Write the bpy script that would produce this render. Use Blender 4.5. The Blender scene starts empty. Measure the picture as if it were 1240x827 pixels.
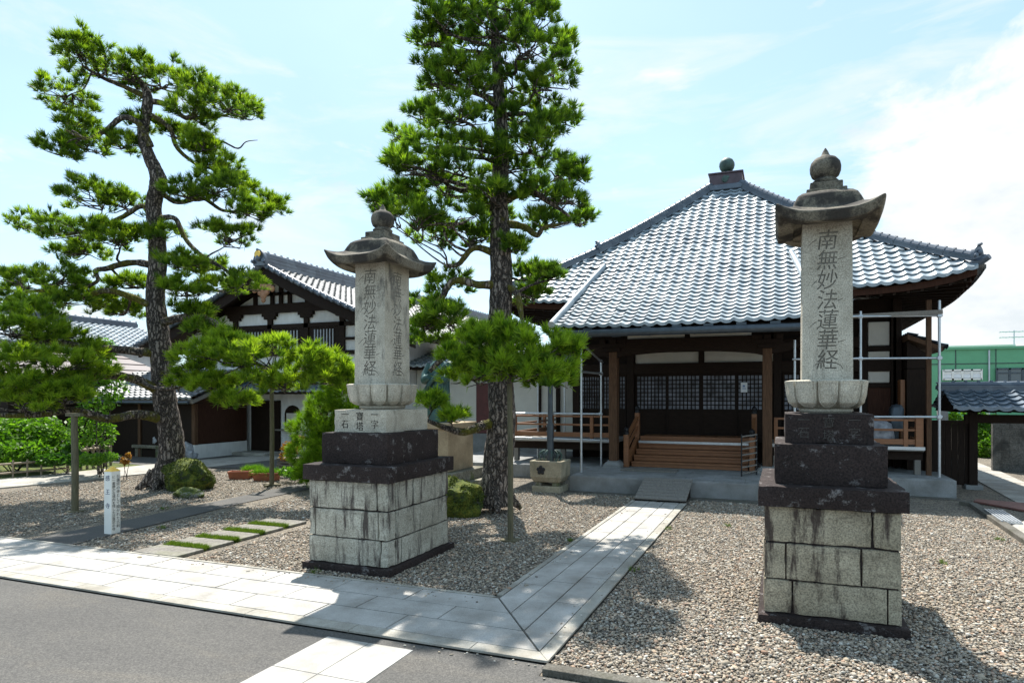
import bpy, bmesh, math, random
import numpy as np
from mathutils import Vector, Matrix
random.seed(7); RNG = np.random.default_rng(7)
SC = bpy.context.scene; COL = SC.collection
R = math.radians

# ------------------------------------------------------------------ camera
F = 742.0; X0 = 680.0; H0 = 480.0; EYE = 2.1          # focal length, principal point and horizon of the photograph (pixels), eye height (m)
TH = math.atan2(945 - X0, F); S, C = math.sin(TH), math.cos(TH)
cd = bpy.data.cameras.new('camera'); cam = bpy.data.objects.new('camera', cd); COL.objects.link(cam)
cam.location = (0, 0, EYE); cam.rotation_euler = (R(90), 0, TH)
cd.sensor_width = 36; cd.lens = F / 1240 * 36; cd.shift_x = (620 - X0) / 1240; cd.shift_y = (H0 - 413.5) / 1240
cd.clip_start = 0.05; cd.clip_end = 3000
SC.camera = cam
# ------------------------------------------------------------------ sky, sun, exposure
SUN_EL = 60.0; SUN_DIR = Vector((-0.53, 0.85, 0)).normalized()
sd = (Vector((SUN_DIR.x, SUN_DIR.y, 0)) * math.cos(R(SUN_EL)) + Vector((0, 0, math.sin(R(SUN_EL))))).normalized()
sl = bpy.data.lights.new('sun', 'SUN'); sl.energy = 4.8; sl.angle = R(0.55); sl.color = (1, .955, .88)
so = bpy.data.objects.new('sun', sl); COL.objects.link(so); so.rotation_euler = sd.to_track_quat('Z', 'Y').to_euler()
SC.view_settings.view_transform = 'Standard'; SC.view_settings.look = 'None'
SC.view_settings.exposure = 1.0; SC.view_settings.gamma = 1; SC.view_settings.use_curve_mapping = False
W = bpy.data.worlds.new('World'); SC.world = W; W.use_nodes = True
nt = W.node_tree; nt.nodes.clear()
def wn(t, **k):
    n = nt.nodes.new(t)
    for a, b in k.items(): setattr(n, a, b)
    return n
def wl(a, b): nt.links.new(a, b)
wo = wn('ShaderNodeOutputWorld'); wb = wn('ShaderNodeBackground'); wl(wb.outputs[0], wo.inputs[0])
wb.inputs['Strength'].default_value = 0.14
sky = wn('ShaderNodeTexSky', sky_type='NISHITA', sun_disc=False)
sky.sun_elevation = R(SUN_EL); sky.sun_rotation = math.atan2(SUN_DIR.x, SUN_DIR.y)
sky.air_density = 1.0; sky.dust_density = 0.6; sky.ozone_density = 1.5
tc = wn('ShaderNodeTexCoord')
mp = wn('ShaderNodeMapping'); mp.inputs['Scale'].default_value = (2.2, 2.2, 4.6); mp.inputs['Location'].default_value = (3.1, 1.7, .4)
wl(tc.outputs['Generated'], mp.inputs[0])
nz = wn('ShaderNodeTexNoise'); nz.inputs['Scale'].default_value = 1.25; nz.inputs['Detail'].default_value = 9; nz.inputs['Roughness'].default_value = .58
nz.inputs['Distortion'].default_value = .25
wl(mp.outputs[0], nz.inputs['Vector'])
# the bank of cumulus stands to the right (east) of the hall
bank = Vector((0.62, 0.74, 0.25)).normalized()
dp = wn('ShaderNodeVectorMath', operation='DOT_PRODUCT'); dp.inputs[1].default_value = bank; wl(tc.outputs['Generated'], dp.inputs[0])
mr = wn('ShaderNodeMapRange'); mr.inputs[1].default_value = .80; mr.inputs[2].default_value = .95; mr.inputs[3].default_value = -.09; mr.inputs[4].default_value = .17
wl(dp.outputs['Value'], mr.inputs[0])
ad = wn('ShaderNodeMath', operation='ADD'); wl(nz.outputs['Fac'], ad.inputs[0]); wl(mr.outputs[0], ad.inputs[1])
rp = wn('ShaderNodeValToRGB'); rp.color_ramp.elements[0].position = .50; rp.color_ramp.elements[1].position = .565
rp.color_ramp.elements[0].color = (0, 0, 0, 1); rp.color_ramp.elements[1].color = (1, 1, 1, 1)
wl(ad.outputs[0], rp.inputs[0])
nz2 = wn('ShaderNodeTexNoise'); nz2.inputs['Scale'].default_value = .9; nz2.inputs['Detail'].default_value = 5; wl(mp.outputs[0], nz2.inputs['Vector'])
rv = wn('ShaderNodeMapRange'); rv.inputs[1].default_value = .3; rv.inputs[2].default_value = .7; rv.inputs[3].default_value = .35; rv.inputs[4].default_value = .85
wl(nz2.outputs['Fac'], rv.inputs[0])
veil = wn('ShaderNodeMix', data_type='RGBA'); veil.inputs['B'].default_value = (2.15, 3.12, 3.65, 1)
wl(rv.outputs[0], veil.inputs['Factor']); wl(sky.outputs[0], veil.inputs['A'])
mpw = wn('ShaderNodeMapping'); mpw.inputs['Scale'].default_value = (1.6, 3.2, 9.0); mpw.inputs['Rotation'].default_value = (.25, .15, .5); wl(tc.outputs['Generated'], mpw.inputs[0])
nw = wn('ShaderNodeTexNoise'); nw.inputs['Scale'].default_value = 1.5; nw.inputs['Detail'].default_value = 8; nw.inputs['Roughness'].default_value = .62; nw.inputs['Distortion'].default_value = .7; wl(mpw.outputs[0], nw.inputs['Vector'])
rw_ = wn('ShaderNodeMapRange'); rw_.inputs[1].default_value = .50; rw_.inputs[2].default_value = .74; rw_.inputs[3].default_value = 0; rw_.inputs[4].default_value = .75; wl(nw.outputs['Fac'], rw_.inputs[0])
wis = wn('ShaderNodeMix', data_type='RGBA'); wis.inputs['B'].default_value = (3.5, 3.7, 3.85, 1); wl(rw_.outputs[0], wis.inputs['Factor']); wl(veil.outputs['Result'], wis.inputs['A'])
clo = wn('ShaderNodeMix', data_type='RGBA'); 
nc_ = wn('ShaderNodeTexNoise'); nc_.inputs['Scale'].default_value = 2.6; nc_.inputs['Detail'].default_value = 8; nc_.inputs['Roughness'].default_value = .6; wl(mp.outputs[0], nc_.inputs['Vector'])
cr_ = wn('ShaderNodeValToRGB'); cr_.color_ramp.elements[0].position = .36; cr_.color_ramp.elements[0].color = (3.05, 3.3, 3.45, 1); cr_.color_ramp.elements[1].position = .56; cr_.color_ramp.elements[1].color = (3.85, 3.92, 3.98, 1)
wl(nc_.outputs['Fac'], cr_.inputs[0]); wl(cr_.outputs[0], clo.inputs['B'])
wl(rp.outputs[0], clo.inputs['Factor']); wl(wis.outputs['Result'], clo.inputs['A'])
wl(clo.outputs['Result'], wb.inputs['Color'])

# ------------------------------------------------------------------ placing (ground plane / wall plane points)
def kx(x): return (x - X0) / F
def uvz(x, Z): return (Z * (kx(x) * C - S), Z * (kx(x) * S + C))
def G(x, y, z=0):
    Z = (EYE - z) * F / (y - H0); u, v = uvz(x, Z); return Vector((u, v, z))
def PV(x, y, v):
    Z = v / (kx(x) * S + C); return Vector((uvz(x, Z)[0], v, EYE + (H0 - y) * Z / F))
def PU(x, y, u):
    Z = u / (kx(x) * C - S); return Vector((u, uvz(x, Z)[1], EYE + (H0 - y) * Z / F))
def PZ(x, y, Z):
    u, v = uvz(x, Z); return Vector((u, v, EYE + (H0 - y) * Z / F))

# ------------------------------------------------------------------ materials
MATS = {}
def new_mat(name):
    m = bpy.data.materials.new(name); m.use_nodes = True
    n = m.node_tree; b = n.nodes['Principled BSDF']; MATS[name] = m
    return m, n, b
def nd(n, t, **k):
    x = n.nodes.new(t)
    for a, b in k.items(): setattr(x, a, b)
    return x
def ramp(n, stops, src):
    r = nd(n, 'ShaderNodeValToRGB'); e = r.color_ramp.elements
    while len(e) < len(stops): e.new(.5)
    for i, (p, c) in enumerate(stops):
        e[i].position = p; e[i].color = (*c, 1) if len(c) == 3 else c
    n.links.new(src, r.inputs[0]); return r
def noise(n, scale, detail=6, rough=.6, vec=None, mscale=None, coord='Object', dist=0):
    t = nd(n, 'ShaderNodeTexNoise'); t.inputs['Scale'].default_value = scale; t.inputs['Detail'].default_value = detail
    t.inputs['Roughness'].default_value = rough; t.inputs['Distortion'].default_value = dist
    c = nd(n, 'ShaderNodeTexCoord')
    if mscale:
        m = nd(n, 'ShaderNodeMapping'); m.inputs['Scale'].default_value = mscale
        n.links.new(c.outputs[coord], m.inputs[0]); n.links.new(m.outputs[0], t.inputs['Vector'])
    else: n.links.new(c.outputs[coord], t.inputs['Vector'])
    return t
def voro(n, scale, feature='F1', mscale=None, coord='Object', rnd=1.0):
    t = nd(n, 'ShaderNodeTexVoronoi'); t.feature = feature; t.inputs['Scale'].default_value = scale; t.inputs['Randomness'].default_value = rnd
    c = nd(n, 'ShaderNodeTexCoord')
    if mscale:
        m = nd(n, 'ShaderNodeMapping'); m.inputs['Scale'].default_value = mscale
        n.links.new(c.outputs[coord], m.inputs[0]); n.links.new(m.outputs[0], t.inputs['Vector'])
    else: n.links.new(c.outputs[coord], t.inputs['Vector'])
    return t
def bump(n, b, src, strength=.3, dist=.01, prev=None):
    x = nd(n, 'ShaderNodeBump'); x.inputs['Strength'].default_value = strength; x.inputs['Distance'].default_value = dist
    n.links.new(src, x.inputs['Height'])
    if prev is not None: n.links.new(prev.outputs[0], x.inputs['Normal'])
    n.links.new(x.outputs[0], b.inputs['Normal']); return x
def mix(n, fac, a, b, mode='MIX'):
    m = nd(n, 'ShaderNodeMix', data_type='RGBA', blend_type=mode)
    for s, v in (('Factor', fac), ('A', a), ('B', b)):
        if isinstance(v, (int, float)): m.inputs[s].default_value = v
        elif isinstance(v, tuple): m.inputs[s].default_value = (*v, 1) if len(v) == 3 else v
        else: n.links.new(v, m.inputs[s])
    return m
def simple(name, col, rough=.7, metal=0, var=.25, scale=6, bs=.15, bd=.005, mscale=None, spec=.5):
    m, n, b = new_mat(name)
    t = noise(n, scale, mscale=mscale)
    lo = tuple(c * (1 - var) for c in col); hi = tuple(min(1, c * (1 + var)) for c in col)
    r = ramp(n, [(.3, lo), (.7, hi)], t.outputs['Fac']); n.links.new(r.outputs[0], b.inputs['Base Color'])
    b.inputs['Roughness'].default_value = rough; b.inputs['Metallic'].default_value = metal
    b.inputs['Specular IOR Level'].default_value = spec
    if bs: bump(n, b, t.outputs['Fac'], bs, bd)
    return m
def granite(name, base, dark, stain=None, stain_amt=.0, speck=90, lichen=None, lichen_pos=.62, rough=.85, stain_scale=(5, 5, .55), sp=.5, band=False):
    m, n, b = new_mat(name)
    a = noise(n, speck, 3, .7); r = ramp(n, [(.36, dark), (.56, base), (.75, tuple(min(1, c * 1.25) for c in base))], a.outputs['Fac'])
    big = noise(n, 2.2, 5, .6); rb = ramp(n, [(.3, (.62, .59, .54)), (.7, (1.12, 1.10, 1.06))], big.outputs['Fac'])
    col = mix(n, 1.0, r.outputs[0], rb.outputs[0], 'MULTIPLY')
    out = col.outputs['Result']
    if lichen:
        l = noise(n, 7, 8, .75); lr = ramp(n, [(lichen_pos, (0, 0, 0)), (lichen_pos + .12, (1, 1, 1))], l.outputs['Fac'])
        o = mix(n, lr.outputs[0], out, lichen); out = o.outputs['Result']
    if stain:
        s = noise(n, 1.6, 6, .65, mscale=stain_scale); sr = ramp(n, [(sp, (0, 0, 0)), (sp + .10, (stain_amt,) * 3)], s.outputs['Fac'])
        o = mix(n, sr.outputs[0], out, stain); out = o.outputs['Result']
    if band:
        s2 = noise(n, 3.0, 7, .7, mscale=(.9, .9, 3.2)); sr = ramp(n, [(.56, (0, 0, 0)), (.72, (.7,) * 3)], s2.outputs['Fac'])
        o = mix(n, sr.outputs[0], out, (.10, .085, .065)); out = o.outputs['Result']
        s3 = noise(n, 60, 3, .7); sr = ramp(n, [(.60, (0, 0, 0)), (.68, (.6,) * 3)], s3.outputs['Fac']); o = mix(n, sr.outputs[0], out, (.08, .07, .06)); out = o.outputs['Result']
    n.links.new(out, b.inputs['Base Color']); b.inputs['Roughness'].default_value = rough; b.inputs['Specular IOR Level'].default_value = .25
    f = noise(n, 40, 6, .7); p = bump(n, b, f.outputs['Fac'], .35, .006)
    bump(n, b, big.outputs['Fac'], .25, .03, p)
    return m
granite('carved_granite', (.60, .57, .49), (.34, .31, .265), (.13, .12, .10), .55, 85, stain_scale=(3, 3, .5), sp=.60)
granite('carved_granite_stained', (.60, .57, .49), (.34, .31, .265), (.10, .095, .085), .75, 85, stain_scale=(2.6, 2.6, 1.0), sp=.545)
simple('carving_faint', (.075, .068, .06), .9, var=.3, scale=20, bs=.1)
granite('block_granite', (.52, .505, .44), (.29, .28, .24), (.045, .032, .03), .9, 70, stain_scale=(4.5, 4.5, .65), sp=.50, band=True)
granite('block_granite_tan', (.45, .405, .31), (.22, .195, .15), (.045, .030, .027), .92, 70, stain_scale=(4, 4, .75), sp=.50, band=True)
granite('dark_granite', (.042, .030, .029), (.016, .012, .012), None, 0, 60, (.24, .225, .22), .565)
granite('capstone', (.23, .21, .17), (.11, .10, .08), (.030, .027, .025), .88, 60, (.24, .23, .16), .62, stain_scale=(2, 2, 1.2), sp=.47)
granite('platform_granite', (.30, .31, .32), (.20, .21, .22), None, 0, 110)
granite('basin_granite', (.42, .38, .29), (.27, .24, .18), (.16, .15, .10), .6, 60, stain_scale=(3, 3, .8), sp=.56)
granite('pedestal_granite', (.44, .35, .24), (.32, .25, .17), (.16, .14, .10), .5, 90, stain_scale=(3, 3, .8), sp=.58)
granite('stone_old', (.25, .24, .20), (.13, .12, .10), (.08, .10, .03), .8, 30, sp=.52, stain_scale=(2, 2, 1.5))
granite('paving_granite', (.46, .455, .445), (.33, .325, .318), (.30, .285, .26), .40, 160, stain_scale=(1, 1, 1), sp=.55)
granite('kerb_granite', (.40, .39, .36), (.33, .32, .29), (.22, .20, .17), .6, 90, stain_scale=(1.5, 1.5, 1), sp=.52)
granite('kerb_dark', (.16, .155, .14), (.085, .08, .07), (.07, .07, .05), .7, 60, stain_scale=(2, 2, 2))
granite('slate_slab', (.25, .24, .225), (.16, .155, .145), (.15, .15, .09), .5, 30, stain_scale=(2, 2, 2))
granite('concrete', (.42, .41, .385), (.32, .31, .29), (.25, .24, .22), .5, 40, stain_scale=(1, 1, 1))
granite('block_wall', (.15, .15, .145), (.08, .08, .077), (.04, .04, .038), .8, 30, stain_scale=(1.5, 1.5, 1))
simple('plaster_white', (.72, .73, .735), .85, var=.13, scale=3, bs=.05, mscale=(1.2, 1.2, .5))
simple('plaster_cream', (.62, .60, .54), .85, var=.06, scale=3, bs=.05)
simple('plaster_grey', (.36, .39, .43), .85, var=.08, scale=3, bs=.05)
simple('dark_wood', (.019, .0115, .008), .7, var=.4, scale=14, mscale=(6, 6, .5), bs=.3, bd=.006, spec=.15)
simple('dark_wood_across', (.021, .0125, .0085), .7, var=.4, scale=14, mscale=(.5, 6, 6), bs=.3, bd=.006, spec=.15)
simple('brown_boards', (.05, .022, .014), .75, var=.4, scale=12, mscale=(7, 7, .4), bs=.3, bd=.006, spec=.15)
simple('post_wood', (.10, .055, .032), .7, var=.45, scale=12, mscale=(7, 7, .4), bs=.3, bd=.006, spec=.15)
simple('orange_wood', (.25, .105, .044), .5, var=.25, scale=10, mscale=(.6, 5, 5), bs=.15, bd=.003)
simple('weathered_wood', (.18, .165, .145), .8, var=.35, scale=12, mscale=(5, .5, 5), bs=.3, bd=.005)
simple('stake_wood', (.12, .105, .06), .85, var=.4, scale=12, mscale=(7, 7, .6), bs=.4, bd=.006)
simple('bamboo', (.25, .20, .14), .7, var=.4, scale=9, bs=.2)
simple('galvanised', (.50, .53, .56), .38, .75, var=.12, scale=12, bs=.04)
simple('gutter_metal', (.06, .075, .09), .4, .4, var=.25, scale=6, bs=.05)
simple('copper_box', (.085, .06, .07), .5, .3, var=.3, scale=5, bs=.05)
simple('verdigris', (.055, .095, .082), .6, .25, var=.55, scale=5, bs=.1)
simple('bronze_green', (.045, .105, .10), .55, .3, var=.45, scale=4, bs=.15)
simple('black_iron', (.015, .015, .017), .5, .3, var=.2, scale=20, bs=.05)
simple('black_ink', (.02, .02, .022), .7, var=.1, bs=0)
simple('ink_blue', (.035, .05, .12), .6, var=.1, bs=0)
simple('carving', (.20, .185, .155), .9, var=.35, scale=20, bs=.1)
simple('carving_dark', (.012, .010, .010), .9, var=.3, scale=20, bs=.1)
simple('white_paint', (.80, .79, .74), .55, var=.06, scale=5, bs=.05)
simple('yellow_paint', (.80, .50, .07), .5, var=.06, bs=.03)
simple('terracotta', (.30, .095, .045), .7, var=.2, scale=8, bs=.05)
simple('carved_orange', (.34, .17, .09), .7, var=.3, scale=8, bs=.15)
simple('gold', (.75, .48, .10), .35, .7, var=.1, bs=.02)
simple('green_paint', (.12, .37, .20), .55, var=.07, scale=1.2, bs=.02)
simple('mauve_metal', (.105, .082, .08), .55, .1, var=.1, scale=2, bs=.03)
simple('red_plate', (.17, .075, .06), .7, var=.3, scale=8, bs=.05)
simple('paper', (.76, .78, .80), .8, var=.05, bs=0)
simple('shoji', (.17, .18, .215), .35, var=.95, scale=4, bs=.02)
simple('blue_print', (.15, .25, .45), .7, var=.1, bs=0)
simple('red_door', (.10, .022, .02), .5, var=.2, bs=.05)
simple('white_sheet', (.30, .31, .34), .4, var=.5, scale=7, bs=.5, bd=.03)
simple('cyan_plastic', (.15, .55, .50), .4, var=.1, bs=0)
def m_tile(name, lo, mid, hi, rough):
    m, n, b = new_mat(name)
    v = voro(n, 3.9, mscale=(1, 1, 1)); t = noise(n, 1.2, 5)
    w = nd(n, 'ShaderNodeTexWhiteNoise'); n.links.new(v.outputs['Color'], w.inputs['Vector'])
    a = nd(n, 'ShaderNodeMath', operation='ADD'); n.links.new(w.outputs['Value'], a.inputs[0]); n.links.new(t.outputs['Fac'], a.inputs[1])
    h = nd(n, 'ShaderNodeMath', operation='MULTIPLY'); h.inputs[1].default_value = .5; n.links.new(a.outputs[0], h.inputs[0])
    r = ramp(n, [(.2, lo), (.5, mid), (.8, hi)], h.outputs[0]); n.links.new(r.outputs[0], b.inputs['Base Color'])
    b.inputs['Roughness'].default_value = rough; b.inputs['Specular IOR Level'].default_value = .8
    f = noise(n, 25, 4); bump(n, b, f.outputs['Fac'], .06, .01)
m_tile('roof_tile', (.19, .235, .27), (.29, .34, .375), (.40, .445, .47), .42)
m_tile('roof_tile_dark', (.075, .105, .14), (.11, .145, .185), (.16, .20, .24), .30)
m_tile('ridge_tile', (.045, .065, .095), (.075, .10, .135), (.12, .15, .185), .40)
m_tile('roof_tile_pale', (.10, .11, .12), (.15, .16, .165), (.21, .215, .215), .62)
# glass
m, n, b = new_mat('window_glass'); b.inputs['Base Color'].default_value = (.05, .07, .09, 1); b.inputs['Roughness'].default_value = .08
b.inputs['Specular IOR Level'].default_value = .9
# asphalt
m, n, b = new_mat('asphalt')
a = noise(n, 75, 4, .8); g = noise(n, .55, 6, .6)
r1 = ramp(n, [(.38, (.048, .047, .045)), (.52, (.096, .093, .088)), (.66, (.155, .149, .138))], a.outputs['Fac']); r2 = ramp(n, [(.35, (.84, .83, .82)), (.65, (1.05, 1.03, 1.0))], g.outputs['Fac'])
x = mix(n, 1.0, r1.outputs[0], r2.outputs[0], 'MULTIPLY')
st = noise(n, .9, 7, .65, mscale=(.7, 2.2, 1), dist=.6); rs = ramp(n, [(.40, (.84, .84, .85)), (.52, (.92, .92, .92)), (.68, (1.08, 1.04, .98))], st.outputs['Fac'])
x = mix(n, 1.0, x.outputs['Result'], rs.outputs[0], 'MULTIPLY'); n.links.new(x.outputs['Result'], b.inputs['Base Color'])
b.inputs['Roughness'].default_value = .9; bump(n, b, a.outputs['Fac'], .35, .004)
# gravel sheet
def m_gravel():
    m, n, b = new_mat('gravel')
    v = voro(n, 42); r = ramp(n, [(0, (.055, .05, .045)), (.25, (.18, .155, .125)), (.45, (.34, .30, .245)), (.65, (.27, .25, .225)), (.8, (.40, .335, .255)), (1, (.54, .51, .45))], v.outputs['Color'])
    d = ramp(n, [(.25, (1, 1, 1)), (.75, (.35, .33, .31))], v.outputs['Distance'])
    x = mix(n, 1.0, r.outputs[0], d.outputs[0], 'MULTIPLY')
    g = noise(n, .8, 5); rg = ramp(n, [(.35, (.8, .8, .78)), (.65, (1.12, 1.08, 1.0))], g.outputs['Fac'])
    y = mix(n, 1.0, x.outputs['Result'], rg.outputs[0], 'MULTIPLY')
    n.links.new(y.outputs['Result'], b.inputs['Base Color']); b.inputs['Roughness'].default_value = .9
    inv = nd(n, 'ShaderNodeMath', operation='SUBTRACT'); inv.inputs[0].default_value = 1; n.links.new(v.outputs['Distance'], inv.inputs[1])
    bump(n, b, inv.outputs[0], .9, .03)
m_gravel()
def attr_mat(name, stops, rough=.8, trans=0, tcol=None, spec=.3):
    m, n, b = new_mat(name)
    a = nd(n, 'ShaderNodeAttribute'); a.attribute_name = 'tint'
    r = ramp(n, stops, a.outputs['Fac']); n.links.new(r.outputs[0], b.inputs['Base Color'])
    b.inputs['Roughness'].default_value = rough; b.inputs['Specular IOR Level'].default_value = spec
    if trans:
        t = nd(n, 'ShaderNodeBsdfTranslucent'); s = nd(n, 'ShaderNodeMixShader'); s.inputs[0].default_value = trans
        tm = mix(n, 1.0, r.outputs[0], tcol, 'MULTIPLY'); n.links.new(tm.outputs['Result'], t.inputs['Color'])
        o = n.nodes['Material Output']
        n.links.new(b.outputs[0], s.inputs[1]); n.links.new(t.outputs[0], s.inputs[2]); n.links.new(s.outputs[0], o.inputs[0])
attr_mat('pebbles', [(0, (.08, .072, .064)), (.15, (.18, .155, .128)), (.38, (.355, .300, .228)), (.55, (.26, .242, .213)), (.7, (.42, .345, .25)), (.82, (.33, .215, .15)), (.9, (.44, .41, .35)), (1, (.56, .53, .47))], .85)
attr_mat('pine_needles', [(0, (.034, .075, .009)), (.45, (.105, .190, .016)), (1, (.30, .41, .035))], .5, .48, (1.6, 1.7, .6))
attr_mat('pine_needles_dark', [(0, (.032, .072, .010)), (.45, (.098, .185, .018)), (1, (.30, .41, .035))], .5, .48, (1.5, 1.7, .6))
attr_mat('pine_needles_bright', [(0, (.07, .14, .008)), (.5, (.14, .24, .012)), (1, (.25, .36, .025))], .55, .40, (1.5, 1.8, .7))
attr_mat('leaves', [(0, (.04, .10, .01)), (.5, (.09, .19, .015)), (1, (.16, .28, .03))], .5, .4, (1.5, 1.8, .6))
attr_mat('leaves_dark', [(0, (.02, .06, .01)), (.5, (.045, .12, .014)), (1, (.09, .19, .02))], .45, .35, (1.5, 1.8, .6))
attr_mat('leaves_red', [(0, (.16, .09, .02)), (.5, (.28, .11, .02)), (1, (.25, .2, .03))], .5, .35, (1.5, 1.5, .6))
attr_mat('moss_dark', [(0, (.020, .030, .006)), (.5, (.055, .075, .008)), (1, (.13, .15, .012))], .9, .2, (1.3, 1.5, .6))
attr_mat('moss_grass', [(0, (.05, .10, .01)), (.5, (.10, .16, .015)), (1, (.17, .22, .03))], .7, .3, (1.4, 1.6, .6))
# bark
def m_bark(name, mossy):
    m, n, b = new_mat(name)
    v = voro(n, 11, 'DISTANCE_TO_EDGE', (1.5, 1.5, .38)); w = noise(n, 9, 6, .7)
    wv = noise(n, 6, 4, .6); vm = nd(n, 'ShaderNodeMapping'); vm.inputs['Scale'].default_value = (1.5, 1.5, .38)
    va_ = nd(n, 'ShaderNodeVectorMath', operation='MULTIPLY_ADD'); va_.inputs[1].default_value = (.22, .22, .22)
    cc = nd(n, 'ShaderNodeTexCoord'); n.links.new(cc.outputs['Object'], vm.inputs[0]); n.links.new(wv.outputs['Color'], va_.inputs[0]); n.links.new(vm.outputs[0], va_.inputs[2]); n.links.new(va_.outputs[0], v.inputs['Vector'])
    r = ramp(n, [(.0, (.018, .014, .012)), (.10, (.09, .073, .06)), (.28, (.26, .22, .185))], v.outputs['Distance'])
    rw = ramp(n, [(.3, (.6, .6, .6)), (.7, (1.35, 1.3, 1.3))], w.outputs['Fac'])
    x = mix(n, 1.0, r.outputs[0], rw.outputs[0], 'MULTIPLY')
    out = x.outputs['Result']
    ms = noise(n, 2.2, 6, .7); lo = .62 - .22 * mossy
    mr_ = ramp(n, [(lo, (0, 0, 0)), (lo + .1, (1, 1, 1))], ms.outputs['Fac'])
    y = mix(n, mr_.outputs[0], out, (.13, .12, .012)); n.links.new(y.outputs['Result'], b.inputs['Base Color'])
    b.inputs['Roughness'].default_value = .95
    rr = ramp(n, [(0, (0, 0, 0)), (.25, (1, 1, 1))], v.outputs['Distance'])
    p = bump(n, b, rr.outputs[0], .9, .04); bump(n, b, w.outputs['Fac'], .4, .01, p)
m_bark('bark', 0.05); m_bark('bark_mossy', .75)
def m_moss(name, g, rock):
    m, n, b = new_mat(name)
    a = noise(n, 5, 8, .7); c = noise(n, 40, 4, .7)
    r = ramp(n, [(.32, rock), (.42, (.035, .055, .010)), (.52, (.09, .12, .010)), (.64, g)], a.outputs['Fac'])
    rc = ramp(n, [(.3, (.5, .5, .5)), (.7, (1.3, 1.3, 1.3))], c.outputs['Fac'])
    x = mix(n, 1.0, r.outputs[0], rc.outputs[0], 'MULTIPLY'); n.links.new(x.outputs['Result'], b.inputs['Base Color'])
    b.inputs['Roughness'].default_value = .95; p = bump(n, b, c.outputs['Fac'], .7, .02); bump(n, b, a.outputs['Fac'], .6, .06, p)
m_moss('mossy_rock', (.15, .15, .015), (.06, .058, .05)); m_moss('grey_rock', (.22, .22, .20), (.12, .12, .115))

# ------------------------------------------------------------------ mesh helpers
def roughen(o, amp=.006, size=.12, chip=.012, seed=0):
    """hand-dressed stone: cut faces finely, wander the surface and knock off arrises"""
    from mathutils import noise as mn
    bm = bmesh.new(); bm.from_mesh(o.data)
    for _ in range(5):
        es = [e for e in bm.edges if e.calc_length() > size]
        if not es: break
        bmesh.ops.subdivide_edges(bm, edges=es, cuts=1, use_grid_fill=True)
    bm.normal_update(); mv = {}
    for v in bm.verts:
        ns = [f.normal for f in v.link_faces]; n = sum(ns, Vector()).normalized() if ns else Vector((0, 0, 1))
        arris = any(a.dot(b) < .5 for a in ns for b in ns)
        q = v.co + Vector((seed * 3.7, seed, 0)); d = amp * mn.noise(q * 5) + amp * .7 * mn.noise(q * 17)
        if arris: d -= chip * (.35 + max(0, mn.noise(q * 9)) * 1.6)
        mv[v] = n * d
    for v, d in mv.items(): v.co += d
    bm.to_mesh(o.data); bm.free(); o.data.shade_smooth(); o.data.set_sharp_from_angle(angle=R(33))
    for md in list(o.modifiers): o.modifiers.remove(md)
    return o
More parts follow.
